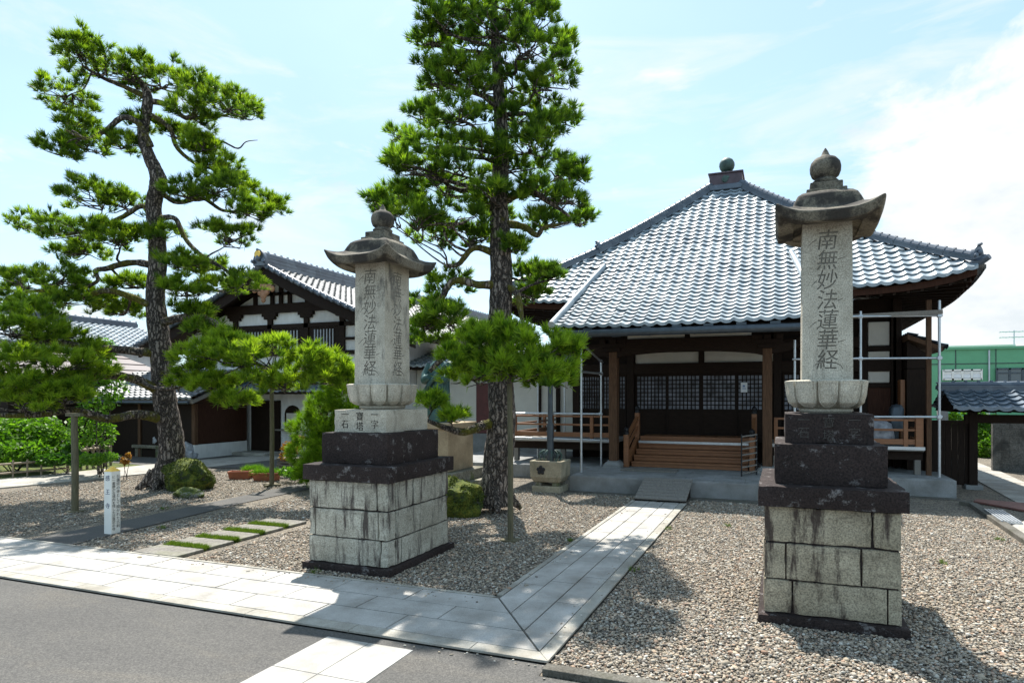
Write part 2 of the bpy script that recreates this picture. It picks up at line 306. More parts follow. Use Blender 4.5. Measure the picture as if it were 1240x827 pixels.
class MB:
    def __init__(s): s.v = []; s.f = []
    def add(s, vs, fs):
        o = len(s.v); s.v += [tuple(x) for x in vs]; s.f += [tuple(i + o for i in f) for f in fs]
    def box(s, a, b, M=None):
        x0, y0, z0 = (min(a[i], b[i]) for i in range(3)); x1, y1, z1 = (max(a[i], b[i]) for i in range(3))
        vs = [Vector(p) for p in ((x0, y0, z0), (x1, y0, z0), (x1, y1, z0), (x0, y1, z0), (x0, y0, z1), (x1, y0, z1), (x1, y1, z1), (x0, y1, z1))]
        if M is not None: vs = [M @ p for p in vs]
        s.add(vs, [(0, 3, 2, 1), (4, 5, 6, 7), (0, 1, 5, 4), (1, 2, 6, 5), (2, 3, 7, 6), (3, 0, 4, 7)]); return s
    def cbox(s, c, sx, sy, sz): return s.box((c[0] - sx / 2, c[1] - sy / 2, c[2]), (c[0] + sx / 2, c[1] + sy / 2, c[2] + sz))
    def bar(s, p, q, w, h, up=(0, 0, 1)):
        p, q = Vector(p), Vector(q); d = (q - p); L = d.length; d.normalize()
        u = Vector(up); r = d.cross(u)
        if r.length < 1e-4: r = d.cross(Vector((1, 0, 0)))
        r.normalize(); u = r.cross(d)
        M = Matrix(((r.x, d.x, u.x, p.x), (r.y, d.y, u.y, p.y), (r.z, d.z, u.z, p.z), (0, 0, 0, 1)))
        return s.box((-w / 2, 0, -h / 2), (w / 2, L, h / 2), M)
    def tube(s, pts, rad, seg=10, wob=0, cap=True):
        pts = [Vector(p) for p in pts]; n = len(pts)
        if not hasattr(rad, '__len__'): rad = [rad] * n
        o = len(s.v); prev = None
        for i, p in enumerate(pts):
            t = (pts[min(i + 1, n - 1)] - pts[max(i - 1, 0)]).normalized()
            if prev is None:
                a = t.cross(Vector((0, 0, 1)))
                if a.length < .1: a = t.cross(Vector((1, 0, 0)))
                a.normalize()
            else: a = (prev - t * prev.dot(t)).normalized()
            prev = a; b = t.cross(a)
            for j in range(seg):
                w = 2 * math.pi * j / seg; r = rad[i] * (1 + (random.uniform(-wob, wob) if wob else 0))
                s.v.append(tuple(p + (a * math.cos(w) + b * math.sin(w)) * r))
        for i in range(n - 1):
            for j in range(seg):
                k = (j + 1) % seg
                s.f.append((o + i * seg + j, o + i * seg + k, o + (i + 1) * seg + k, o + (i + 1) * seg + j))
        if cap:
            s.f.append(tuple(o + j for j in reversed(range(seg)))); s.f.append(tuple(o + (n - 1) * seg + j for j in range(seg)))
        return s
    def lathe(s, prof, c, seg=28, sq=None, sx=1, sy=1):
        o = len(s.v)
        for (r, z) in prof:
            for j in range(seg):
                w = 2 * math.pi * j / seg
                q = 1
                if sq: q = 1 / (abs(math.cos(w)) ** sq + abs(math.sin(w)) ** sq) ** (1 / sq)
                s.v.append((c[0] + r * q * math.cos(w) * sx, c[1] + r * q * math.sin(w) * sy, c[2] + z))
        m = len(prof)
        for i in range(m - 1):
            for j in range(seg):
                k = (j + 1) % seg
                s.f.append((o + i * seg + j, o + i * seg + k, o + (i + 1) * seg + k, o + (i + 1) * seg + j))
        s.f.append(tuple(o + j for j in reversed(range(seg)))); s.f.append(tuple(o + (m - 1) * seg + j for j in range(seg)))
        return s
    def prism(s, poly, d, lo_hi=None):
        """poly: list of 3-D points (planar); d: extrusion vector"""
        d = Vector(d); P = [Vector(p) for p in poly]; n = len(P)
        vs = P + [p + d for p in P]
        s.add(vs, [tuple(range(n)), tuple(reversed(range(n, 2 * n)))] + [(i + n, (i + 1) % n + n, (i + 1) % n, i) for i in range(n)])
        return s
    def grid(s, fn, nu, nv):
        o = len(s.v)
        for i in range(nu + 1):
            for j in range(nv + 1): s.v.append(tuple(fn(i / nu, j / nv)))
        for i in range(nu):
            for j in range(nv):
                a = o + i * (nv + 1) + j; s.f.append((a, a + nv + 1, a + nv + 2, a + 1))
        return s
    def ball(s, c, rx, ry=None, rz=None, seg=16, rings=10):
        ry = ry or rx; rz = rz or rx
        prof = [(math.sin(math.pi * i / rings), -math.cos(math.pi * i / rings)) for i in range(rings + 1)]
        prof[0] = (.02, -1); prof[-1] = (.02, 1)
        o = len(s.v); s.lathe(prof, (0, 0, 0), seg)
        for i in range(o, len(s.v)):
            x, y, z = s.v[i]; s.v[i] = (c[0] + x * rx, c[1] + y * ry, c[2] + z * rz)
        return s
    def build(s, name, mat, parent=None, at=None, bevel=0, smooth=None, props=None):
        V = np.array(s.v, dtype=float)
        off = wloc(parent) if parent else (Vector(at) if at is not None else Vector((*(V[:, :2].min(0) + V[:, :2].max(0)) / 2, V[:, 2].min())))
        V = V - np.array(off)
        me = bpy.data.meshes.new(name); me.from_pydata(V.tolist(), [], s.f)
        bm = bmesh.new(); bm.from_mesh(me); bmesh.ops.recalc_face_normals(bm, faces=bm.faces); bm.to_mesh(me); bm.free()
        if smooth is not None:
            me.shade_smooth(); me.set_sharp_from_angle(angle=R(smooth))
        me.materials.append(MATS[mat])
        o = bpy.data.objects.new(name, me); COL.objects.link(o)
        if parent: o.parent = parent
        else: o.location = off
        if bevel:
            b = o.modifiers.new('bevel', 'BEVEL'); b.width = bevel; b.segments = 2; b.limit_method = 'ANGLE'; b.angle_limit = R(40)
        return o
def wloc(o):
    l = Vector((0, 0, 0))
    while o: l += o.location; o = o.parent
    return l
def thing(name, label, cat, loc, group=None):
    o = bpy.data.objects.new(name, None); COL.objects.link(o); o.location = loc; o.empty_display_size = .2
    return tag(o, label, cat, group)
def tag(o, label, cat, group=None):
    o['label'] = label; o['category'] = cat
    if group: o['group'] = group
    return o
def struct(o, kind='structure'): o['kind'] = kind; return o
def mesh_np(name, V, Fc, mat, parent=None, tint=None, smooth=False, at=None):
    """V (n,3), Fc (m,3) triangles; tint per vertex"""
    off = wloc(parent) if parent else Vector(at if at is not None else (0, 0, 0))
    V = np.asarray(V, dtype=np.float32) - np.array(off, dtype=np.float32)
    me = bpy.data.meshes.new(name); n, m = len(V), len(Fc); k = Fc.shape[1]
    me.vertices.add(n); me.vertices.foreach_set('co', V.ravel())
    me.loops.add(m * k); me.loops.foreach_set('vertex_index', Fc.astype(np.int32).ravel())
    me.polygons.add(m); me.polygons.foreach_set('loop_start', np.arange(0, m * k, k, dtype=np.int32))
    me.polygons.foreach_set('loop_total', np.full(m, k, dtype=np.int32))
    if smooth: me.polygons.foreach_set('use_smooth', np.ones(m, dtype=bool))
    me.update(calc_edges=True)
    if tint is not None:
        a = me.attributes.new('tint', 'FLOAT', 'POINT'); a.data.foreach_set('value', np.asarray(tint, dtype=np.float32))
    me.materials.append(MATS[mat]); me.validate()
    o = bpy.data.objects.new(name, me); COL.objects.link(o)
    if parent: o.parent = parent
    else: o.location = off
    return o
def copy_tree(o, parent=None):
    c = o.copy(); COL.objects.link(c); c.parent = parent
    for ch in [x for x in COL.objects if x.parent == o]: copy_tree(ch, c)
    return c
_txt_n = 0
def text(name, body, size, mat, parent, centre, right, up, line=1.0, thin=0.0, depth=.004, shear=0, xscale=1.0):
    """vertical writing as a thin solid on a face: centre of the block, the face's right and up"""
    cu = bpy.data.curves.new('t', 'FONT'); cu.body = '\n'.join(body) if '\n' not in body else body
    cu.size = size; cu.space_line = line; cu.align_x = 'CENTER'; cu.align_y = 'CENTER'; cu.extrude = depth; cu.offset = -thin; cu.shear = shear
    cu.resolution_u = 3
    to = bpy.data.objects.new('t', cu); COL.objects.link(to); bpy.context.view_layer.update()
    me = bpy.data.meshes.new_from_object(to.evaluated_get(bpy.context.evaluated_depsgraph_get()))
    bpy.data.objects.remove(to); bpy.data.curves.remove(cu)
    r, u = Vector(right).normalized(), Vector(up).normalized(); nrm = r.cross(u)
    co = np.zeros(len(me.vertices) * 3, dtype=np.float32); me.vertices.foreach_get('co', co); co = co.reshape(-1, 3)
    if len(co):
        c0 = (co.min(0) + co.max(0)) / 2; co[:, :2] -= c0[:2]; co[:, 0] *= xscale
    ctr = Vector(centre) - wloc(parent)
    out = co[:, :1] * np.array(r) + co[:, 1:2] * np.array(u) + co[:, 2:3] * np.array(nrm) + np.array(ctr)
    me.vertices.foreach_set('co', out.astype(np.float32).ravel()); me.update(); me.name = name
    me.materials.clear(); me.materials.append(MATS[mat])
    o = bpy.data.objects.new(name, me); COL.objects.link(o); o.parent = parent
    return o

# ------------------------------------------------------------------ the ground
def poly_sheet(name, pts, z, mat, kind='structure', thick=0):
    m = MB()
    if thick: m.prism([(p[0], p[1], z - thick) for p in pts], (0, 0, thick))
    else: m.add([(p[0], p[1], z) for p in pts], [tuple(range(len(pts)))])
    o = m.build(name, mat, at=(0, 0, 0)); return struct(o, kind)
g = MB(); g.add([(-400, -100, 0), (400, -100, 0), (400, 600, 0), (-400, 600, 0)], [(0, 1, 2, 3)])
struct(g.build('ground', 'gravel', at=(0, 0, 0)))
VP0, VP1, UP0, UP1 = 4.47, 5.76, -2.79, -1.71       # outer and inner edge of the long path; left and right edge of the hall path
poly_sheet('asphalt_road', [(-60, -60), (60, -60), (60, 4.27), (UP1, 4.27), (UP1, VP0 - .004), (-60, VP0 - .004)], .006, 'asphalt')
# granite path: bedding and separate slabs, mitred at the corner
poly_sheet('path_bed', [(-40, VP0), (UP1, VP0), (UP1, 12.0), (UP0, 12.0), (UP0, VP1), (-40, VP1)], .018, 'kerb_dark', thick=.016)
def slab_rows():
    m = MB(); z0, z1 = .004, .034; gp = .007
    def quad(P):
        m.prism([(p[0], p[1], z0) for p in P], (0, 0, z1 - z0 + random.uniform(-.0015, .0015)))
    # mitre line runs from outer corner (UP1,VP0) to inner corner (UP0,VP1)
    k0, k1 = VP0 + .15, VP1 - .05           # slab band of the long path
    l0, l1 = UP0 + .07, UP1 - .13           # slab band of the hall path
    def mitre_u(v): return l1 + (v - k0) / (k1 - k0) * (l0 - l1)
    n = 3
    for i in range(n):
        a, b = k0 + (k1 - k0) * i / n + gp, k0 + (k1 - k0) * (i + 1) / n - gp
        u = None; x = -30 + i * .31
        edges = []
        while x < mitre_u(b) - .35: edges.append(x); x += .92
        for e0, e1 in zip(edges, edges[1:]): quad([(e0 + gp, a), (e1 - gp, a), (e1 - gp, b), (e0 + gp, b)])
        e = edges[-1]; quad([(e + gp, a), (mitre_u(a) - gp * 2, a), (mitre_u(b) - gp * 2, b), (e + gp, b)])
    def mitre_v(u): return k0 + (u - l1) / (l0 - l1) * (k1 - k0)
    for i in range(n):
        a, b = l0 + (l1 - l0) * i / n + gp, l0 + (l1 - l0) * (i + 1) / n - gp
        y = mitre_v(a) + .55 + .27 * ((i * 2) % 3); first = True; last = None
        while y < 12.0:
            if first: quad([(a, mitre_v(a) + gp * 2), (b, mitre_v(b) + gp * 2), (b, y - gp), (a, y - gp)]); first = False
            else: quad([(a, last + gp), (b, last + gp), (b, y - gp), (a, y - gp)])
            last = y; y += .92
        quad([(a, last + gp), (b, last + gp), (b, 12.0), (a, 12.0)])
    return m.build('granite_path', 'paving_granite', at=(0, 0, 0), bevel=.003)
struct(slab_rows())
def kerbs():
    m = MB(); gp = .003
    x = -30.0
    while x < UP1 - 1.3:
        m.box((x + gp, VP0, .002), (x + 1.2 - gp, VP0 + .145, .037)); x += 1.2
    m.prism([(x + gp, VP0, .002), (UP1, VP0, .002), (UP1 - .125, VP0 + .145, .002), (x + gp, VP0 + .145, .002)], (0, 0, .035))
    y = VP0; first = True
    while y < 11.6:
        e = min(y + 1.1, 12.0)
        if first: m.prism([(UP1, y + .002, .002), (UP1, e - gp, .002), (UP1 - .125, e - gp, .002), (UP1 - .125, y + .15, .002)], (0, 0, .035)); first = False
        else: m.box((UP1 - .125, y + gp, .002), (UP1, e - gp, .037))
        y = e
    y = VP1 + .05
    while y < 11.6:
        e = min(y + 1.1, 12.0); m.box((UP0, y + gp, .002), (UP0 + .062, e - gp, .037)); y = e
    x = -30
    while x < UP0 - .1:
        e = min(x + 1.3, UP0); m.box((x + gp, VP1 - .045, .002), (e - gp, VP1, .037)); x = e
    return m.build('path_kerb', 'kerb_granite', at=(0, 0, 0), bevel=.004)
struct(kerbs())
m = MB(); x = UP1 + .02
for L in (1.05, .85, 1.1, 1.0, 1.1, 1.0): m.box((x, 4.29, 0), (x + L - .012, 4.40, .055 + random.uniform(-.006, .006))); x += L
struct(m.build('dark_kerb', 'kerb_dark', at=(0, 0, 0), bevel=.008))
m = MB()
for i in range(2):
    for j in range(6): m.box((-3.72 + i * .435 + .003, 4.35 - (j + 1) * .62 + .003, .002), (-3.72 + (i + 1) * .435 - .003, 4.35 - j * .62 - .003, .012))
struct(m.build('granite_crossing', 'paving_granite', at=(0, 0, 0), bevel=.002))
poly_sheet('worn_path', [(-10.35, 5.80), (-9.42, 5.80), (-9.70, 7.6), (-9.95, 9.3), (-10.1, 12.2), (-10.9, 12.2), (-10.62, 9.3), (-10.45, 7.6)], .012, 'asphalt')
pp = [G(x, y) for x, y in ((0, 592), (95, 583), (185, 573.5), (262, 565.5), (335, 557), (420, 549), (420, 545), (335, 550), (262, 556), (185, 563), (95, 572), (0, 581))]
poly_sheet('concrete_path', [G(-160, 607)] + pp + [G(-160, 594)], .03, 'concrete', thick=.028)
poly_sheet('forecourt', [(-21.5, 13.6), (-17.6, 13.2), (-12.6, 14.0), (-7, 14.6), (-7, 17.6), (-18.6, 17.6), (-18.6, 15.0), (-23, 15.0)], .016, 'asphalt')
poly_sheet('garden_soil', [(-40, 8.8), (-18.2, 9.4), (-18.2, 14.5), (-40, 14.5)], .01, 'mossy_rock')
poly_sheet('lane', [(4.35, 13.9), (5.25, 13.4), (5.75, 20), (6.4, 34), (4.9, 34), (4.75, 20)], .02, 'concrete', thick=.018)

# pebbles lying on the gravel sheet
def pebbles():
    t = (1 + 5 ** .5) / 2
    iv = np.array([(-1, t, 0), (1, t, 0), (-1, -t, 0), (1, -t, 0), (0, -1, t), (0, 1, t), (0, -1, -t), (0, 1, -t), (t, 0, -1), (t, 0, 1), (-t, 0, -1), (-t, 0, 1)], float); iv /= np.linalg.norm(iv[0])
    fi = np.array([(0, 11, 5), (0, 5, 1), (0, 1, 7), (0, 7, 10), (0, 10, 11), (1, 5, 9), (5, 11, 4), (11, 10, 2), (10, 7, 6), (7, 1, 8), (3, 9, 4), (3, 4, 2), (3, 2, 6), (3, 6, 8), (3, 8, 9), (4, 9, 5), (2, 4, 11), (6, 2, 10), (8, 6, 7), (9, 8, 1)])
    P = []
    def region(u0, u1, v0, v1, dens, skip):
        n = int((u1 - u0) * (v1 - v0) * dens)
        q = np.column_stack([RNG.uniform(u0, u1, n), RNG.uniform(v0, v1, n)])
        Z = -S * q[:, 0] + C * q[:, 1]; xs = X0 + F * (C * q[:, 0] + S * q[:, 1]) / np.maximum(Z, .1); ys = H0 + F * EYE / np.maximum(Z, .1)
        ok = (Z > 1) & (xs > -60) & (xs < 1650) & (ys < 880) & (RNG.random(n) < np.clip((8.5 / Z) ** 1.5, .12, 1))
        for (a, b, c, d) in skip: ok &= ~((q[:, 0] > a) & (q[:, 0] < b) & (q[:, 1] > c) & (q[:, 1] < d))
        P.append(q[ok])
    pil = [(-5.53, -4.25, 5.98, 7.5), (-.21, 1.07, 5.96, 7.48)]
    region(UP1 + .02, 5.2, 4.42, 12.5, 2500, pil + [(3.2, 9, 10.4, 14)])
    region(5.2, 8.5, 4.42, 10.2, 1100, [])
    region(-9.3, UP0 - .02, VP1 + .02, 12.6, 2000, pil + [(-8.2, -7.15, 5.6, 8.3)])
    region(-16, -9.3, VP1 + .02, 13.0, 900, [(-10.75, -9.5, 5, 13)])
    for (u0, u1, v0, v1, k) in ((-9, UP0, VP1 - .25, VP1, 150), (UP1 - .22, UP1, 4.6, 11, 120), (UP0, UP0 + .2, 6, 11.5, 80), (UP1 + .05, .5, 4.05, 4.28, 40), (-3, UP1, 4.38, 4.46, 20)):
        P.append(np.column_stack([RNG.uniform(u0, u1, k), RNG.uniform(v0, v1, k)]))
    q = np.vstack(P); n = len(q); nl = 520; zl = np.zeros(n); zl[-410:-60] = .022
    sc = RNG.lognormal(0, .33, n)[:, None] * np.array([.0115, .0090, .0066]) * RNG.uniform(.8, 1.25, (n, 3))
    V = iv[None] * (1 + RNG.uniform(-.22, .22, (n, 12, 1))) * sc[:, None, :]
    a = RNG.uniform(0, 6.283, n); tl = RNG.uniform(-.45, .45, n); ca, sa = np.cos(a), np.sin(a)
    x, y, z = V[..., 0], V[..., 1], V[..., 2]
    y, z = y * np.cos(tl)[:, None] - z * np.sin(tl)[:, None], y * np.sin(tl)[:, None] + z * np.cos(tl)[:, None]
    V = np.stack([x * ca[:, None] - y * sa[:, None] + q[:, :1], x * sa[:, None] + y * ca[:, None] + q[:, 1:], z + (RNG.uniform(.004, .016, n) + zl)[:, None]], -1)
    Fc = (fi[None] + (np.arange(n) * 12)[:, None, None]).reshape(-1, 3)
    tint = np.repeat(RNG.random(n), 12)
    print('pebbles', n)
    return mesh_np('gravel_stones', V.reshape(-1, 3), Fc, 'pebbles', tint=tint)
struct(pebbles(), 'stuff')

# ------------------------------------------------------------------ tiled roofs
TW = .265
PROF = [(0, .62), (.09, .96), (.2, .86), (.31, .45), (.43, .12), (.57, 0), (.72, .03), (.87, .22)]
def tile_sheet(pos, a0, a1, b0, b1, row, keep=None, amp=.05, step=.04, shift=0.0, tw=TW):
    """pos(a,b) -> point; a runs along the eave, b down the slope. Returns V,F arrays"""
    na = int(math.ceil((a1 - a0) / tw)); rows = int(round((b1 - b0) / row)); A = []; Hh = []
    for i in range(na):
        for (x, hgt) in PROF: A.append(a0 + (i + x) * tw); Hh.append(hgt)
    A.append(a0 + na * tw); Hh.append(PROF[0][1]); A = np.array(A); Hh = np.array(Hh) * amp
    V = []; Fc = []; nA = len(A); jit = np.random.default_rng(int(abs(a0 * 7 + b1 * 13) * 10)).normal(0, .0045, (rows, na + 1)); np_ = len(PROF)
    def nrm(a, b):
        e = .02; p = Vector(pos(a, b)); n = (Vector(pos(a + e, b)) - p).cross(Vector(pos(a, b + e)) - p)
        if n.z < 0: n = -n
        return p, n.normalized()
    for r in range(rows):
        for q in (0, 1):
            b = b0 + (r + q) * (b1 - b0) / rows
            for i in range(nA):
                p, n = nrm(float(A[i]), b if q == 0 else b + .02)
                V.append(p + n * (float(Hh[i]) + (step + float(jit[r, i // np_]) if q else 0.0)))
    def idx(r, q, i): return (2 * r + q) * nA + i
    for r in range(rows):
        for i in range(nA - 1):
            am = (A[i] + A[i + 1]) / 2; bm_ = b0 + (r + .5) * (b1 - b0) / rows
            if keep and not keep(am, bm_): continue
            Fc.append((idx(r, 0, i), idx(r, 0, i + 1), idx(r, 1, i + 1), idx(r, 1, i)))
            if r < rows - 1: Fc.append((idx(r, 1, i), idx(r, 1, i + 1), idx(r + 1, 0, i + 1), idx(r + 1, 0, i)))
            else:   # front edge of the last course
                pass
    V = np.array([tuple(v) for v in V]); Fc = np.array(Fc)
    # eave edge: hang a lip under the last course
    r = rows - 1; o = len(V)
    lip = V[[idx(r, 1, i) for i in range(nA)]].copy(); lip[:, 2] -= .07
    V = np.vstack([V, lip]); ex = []
    for i in range(nA - 1):
        am = (A[i] + A[i + 1]) / 2
        if keep and not keep(am, b1 - row / 2): continue
        ex.append((idx(r, 1, i), idx(r, 1, i + 1), o + i + 1, o + i))
    if ex: Fc = np.vstack([Fc, np.array(ex)])
    return V, Fc
def join_np(L):
    V = []; Fc = []; o = 0
    for v, f in L: V.append(v); Fc.append(f + o); o += len(v)
    return np.vstack(V), np.vstack(Fc)
def tiles_obj(name, L, mat, parent):
    V, Fc = join_np(L); o = mesh_np(name, V, Fc, mat, parent, smooth=True)
    o.data.set_sharp_from_angle(angle=R(38)); return o
def ridge(mb, pts, w=.2, h=.2, cap=.085, seg=.24, teeth=True):
    """stack of ridge tiles with overlapping half-round cap tiles"""
    pts = [Vector(p) for p in pts]
    for p, q in zip(pts, pts[1:]):
        d = (q - p).normalized(); e = d * .01
        mb.bar(p - e + Vector((0, 0, h / 2)), q + e + Vector((0, 0, h / 2)), w, h)
        mb.bar(p - e + Vector((0, 0, h * .55)), q + e + Vector((0, 0, h * .55)), w + .035, h * .12)
        mb.bar(p - e + Vector((0, 0, h * .85)), q + e + Vector((0, 0, h * .85)), w + .035, h * .12)
        L = (q - p).length; k = max(1, int(L / seg))
        for i in range(k):
            a = p + (q - p) * (i / k) + Vector((0, 0, h + cap * .3)); b = p + (q - p) * ((i + 1) / k) + Vector((0, 0, h + cap * .3))
            mb.tube([a, b], [cap, cap * 1.13], 8)
            if teeth: mb.tube([b - d * .025 + Vector((0, 0, cap * .9)), b + d * .025 + Vector((0, 0, cap * .9))], [cap * .55, cap * .6], 6)
def onigawara(mb, p, d, s=1.0):
    """end tile: plate with a boss and two horns, facing direction d"""
    p = Vector(p); d = Vector(d).normalized(); r = d.cross(Vector((0, 0, 1))).normalized(); up = Vector((0, 0, 1))
    out = [(-.20, 0), (-.24, .12), (-.17, .30), (-.08, .40), (0, .44), (.08, .40), (.17, .30), (.24, .12), (.20, 0)]
    mb.prism([p + r * (x * s) + up * (z * s) - d * .05 * s for x, z in out], d * .1 * s)
    mb.ball(p + up * .2 * s + d * .07 * s, .085 * s, seg=10, rings=6)
    mb.tube([p + up * .36 * s - d * .10 * s, p + up * .40 * s + d * .02 * s, p + up * .43 * s + d * .13 * s], [.05 * s, .05 * s, .035 * s], 8)
    for q in (-1, 1): mb.tube([p + r * q * .17 * s + up * .1 * s, p + r * q * .2 * s + up * .12 * s + d * .12 * s], [.06 * s, .05 * s], 8)

# ------------------------------------------------------------------ temple hall
UC, VA, HALF, D0 = -1.60, 20.1, 5.5, .45
hall = thing('temple_hall', 'wooden temple hall with pyramid roof of grey tiles and a broad front porch', 'temple', (UC, 15, 0))
def zmain(d): x = d - D0; return 8.52 - .90 * x + .0195 * x * x
def lift(a, d): return .32 * (min(1.0, abs(a) / max(d, .01))) ** 6 * max(0, (d - 2.2) / (HALF - 2.2)) ** 2
DIRS = [((1, 0), (0, -1)), ((0, 1), (1, 0)), ((-1, 0), (0, 1)), ((0, -1), (-1, 0))]   # along, outward: front, right, back, left
def roof_pos(fi):
    al, ou = DIRS[fi]
    def f(a, d): return (UC + al[0] * a + ou[0] * d, VA + al[1] * a + ou[1] * d, zmain(d) + lift(a, d))
    return f
L = []
for fi in range(4):
    L.append(tile_sheet(roof_pos(fi), -22 * TW + .13, 21 * TW + .13, D0, HALF, .187, keep=lambda a, d, fi=fi: abs(a) <= d - .02 and not (fi == 0 and -3.315 < a < 2.25 and d > 4.0037), amp=.042))
tiles_obj('tile_roof', L, 'roof_tile', hall)
# porch roof carried forward from the main slope
VK0, VK1 = 20.1 - (.45 + 19 * 5.05 / 27), 13.1; KU0, KU1 = UC - 3.315, UC + 2.25
def kz(v): s = VK0 - v; return zmain(VA - VK0) - .76 * s + .0413 * s * s
def kpos(a, b): return (UC + a, VK0 - b, kz(VK0 - b) + .05 * max(0, (b - 1.5) / 1.4) ** 2 * (abs(a - (KU0 + KU1) / 2 + UC) / 2.8) ** 4)
porch = tiles_obj('porch_roof', [tile_sheet(kpos, -3.315, 2.25 - .001, 0, VK0 - VK1, .187, amp=.042)], 'roof_tile', hall)
m = MB()
for u in (KU0, KU1):
    pts = [Vector((u + (.10 if u < -2 else -.10) * (1 - i / 8) ** 2 * 4, VK0 - (VK0 - VK1 + .04) * i / 8, kz(VK0 - (VK0 - VK1) * i / 8) + .07)) for i in range(9)]
    m = MB(); m.tube(pts, [.075] * 7 + [.08, .085], 10); m.build('verge_tile', 'roof_tile', porch, smooth=40)
m = MB()
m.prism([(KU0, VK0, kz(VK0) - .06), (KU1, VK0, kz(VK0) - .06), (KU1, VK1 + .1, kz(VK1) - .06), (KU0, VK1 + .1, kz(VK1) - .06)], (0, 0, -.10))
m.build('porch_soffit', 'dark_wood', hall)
# hips
for sx in (-1, 1):
    for sy in (-1, 1):
        pts = []; hr = MB(); og = MB()
        for i in range(13):
            d = D0 + (HALF - .15 - D0) * i / 12; pts.append(Vector((UC + sx * d, VA + sy * d, zmain(d) + lift(d, d) + .02)))
        ridge(hr, pts, .18, .11, .06, .2)
        ridge(hr, [p + Vector((0, 0, .11)) for p in pts[:8]], .15, .07, .055, .2)
        dd = Vector((sx, sy, -.5)); onigawara(og, pts[7] + Vector((0, 0, .1)), dd, .6); og.build('ridge_end_tile', 'ridge_tile', hall, smooth=40); og = MB()
        onigawara(og, pts[12] + Vector((sx * .05, sy * .05, .0)), (sx, sy, 0), .75)
        e = pts[12]; hr.tube([e + Vector((0, 0, -.04)), e + Vector((sx * .12, sy * .12, -.03)), e + Vector((sx * .22, sy * .22, .03))], [.09, .08, .06], 8)
        hipo = hr.build('hip_ridge', 'ridge_tile', hall, smooth=40); og.build('ridge_end_tile', 'ridge_tile', hipo, smooth=40)

# finial
m = MB(); m.cbox((UC, VA, 8.49), 1.22, 1.22, .13); m.cbox((UC, VA, 8.62), 1.10, 1.10, .05); fb = m.build('finial_plinth', 'ridge_tile', hall, bevel=.015)
m = MB(); m.cbox((UC, VA, 8.65), .98, .98, .36); m.cbox((UC, VA, 9.01), 1.06, 1.06, .05); m.build('finial_box', 'copper_box', hall, bevel=.01)
m = MB(); m.cbox((UC, VA, 9.06), .62, .62, .07); m.lathe([(.28, .07), (.22, .10), (.12, .14), (.11, .17), (.13, .18), (.175, .20), (.22, .27), (.242, .355), (.233, .44), (.185, .53), (.10, .59), (.03, .615)], (UC, VA, 9.06), 24)
m.build('finial_ball', 'verdigris', hall, smooth=50)
m = MB(); m.ball((UC - .02, VA - .5, 8.84), .10, .02, .11); m.ball((UC + .06, VA - .5, 8.89), .05, .02, .05); m.build('finial_crest', 'verdigris', hall, smooth=60)
# eave woodwork: fascia, soffit, rafters
m = MB(); rf = MB()
ze = zmain(HALF)
for fi in range(4):
    al, ou = DIRS[fi]
    def P(a, d, z): return Vector((UC + al[0] * a + ou[0] * d, VA + al[1] * a + ou[1] * d, z))
    ns = 24
    for i in range(ns):
        a0, a1 = -1 + 2 * i / ns, -1 + 2 * (i + 1) / ns
        q = []
        for a in (a0, a1):
            l = lift(a * HALF, HALF)
            q.append((P(a * (HALF - .10), HALF - .10, ze - .06 + l), P(a * (HALF - .10), HALF - .10, ze - .20 + l), P(a * (HALF - .14), HALF - .14, ze - .14 + l * .95), P(a * 4.0, 4.0, ze + .16)))
        m.add([q[0][0], q[1][0], q[1][1], q[0][1]], [(0, 1, 2, 3)])
        m.add([q[0][1], q[1][1], q[1][2], q[0][2]], [(0, 1, 2, 3)])
        m.add([q[0][2], q[1][2], q[1][3], q[0][3]], [(0, 1, 2, 3)])
    for i in range(41):
        a = -1 + 2 * (i + .5) / 41; l = lift(a * HALF, HALF)
        rf.bar(P(a * (HALF - .16), HALF - .16, ze - .20 + l * .95), P(a * 4.02, 4.0, ze + .10), .07, .09)
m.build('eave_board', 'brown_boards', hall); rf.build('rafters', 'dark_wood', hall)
# porch: gutter, purlin, posts, beams
gb = MB(); zg = kz(VK1) - .10
gb.tube([(KU0 - .05, VK1 - .02, zg - .05), (KU1 + .05, VK1 - .02, zg - .08)], .085, 12)
for i in range(9):
    x = KU0 + .2 + i * .66; gb.bar((x, VK1 - .02, zg - .15), (x, VK1 - .02, zg + .06), .03, .20)
gb.tube([(KU0 + .03, VK1 - .02, zg - .1), (KU0 + .03, VK1 - .02, zg - .35), (-4.80, 12.75, zg - .55), (-4.80, 12.75, 2.4)], .045, 10)
gb.build('gutter', 'gutter_metal', hall, smooth=40)
PL, PR, PVv = -3.90, -.28, 14.8
def post(u, v):
    m = MB(); m.cbox((u, v, .48), .21, .21, 2.72); p = m.build('porch_post', 'post_wood', hall, bevel=.012)
    m = MB(); m.cbox((u, v, .34), .44, .44, .07); m.lathe([(.235, .07), (.20, .12), (.155, .145), (.16, .17)], (u, v, .34), 24, sq=5); m.build('stone_base', 'platform_granite', p, smooth=40)
    m = MB(); m.cbox((u, v, 3.20), .40, .28, .10); m.cbox((u, v, 3.30), .66, .24, .11); m.cbox((u - .27, v, 3.41), .15, .26, .10); m.cbox((u + .27, v, 3.41), .15, .26, .10); m.cbox((u, v, 3.41), .15, .26, .10); m.build('bracket', 'dark_wood', p, bevel=.01)
post(PL, PVv); post(PR, PVv)
m = MB()
def arch(t): return .13 * math.sin(math.pi * t) ** .6
bot = [(PL + .1 + (PR - PL - .2) * i / 20, PVv - .10, 3.05 + arch(i / 20)) for i in range(21)]
top = [(PR - .1, PVv - .10, 3.50), (PL + .1, PVv - .10, 3.50)]
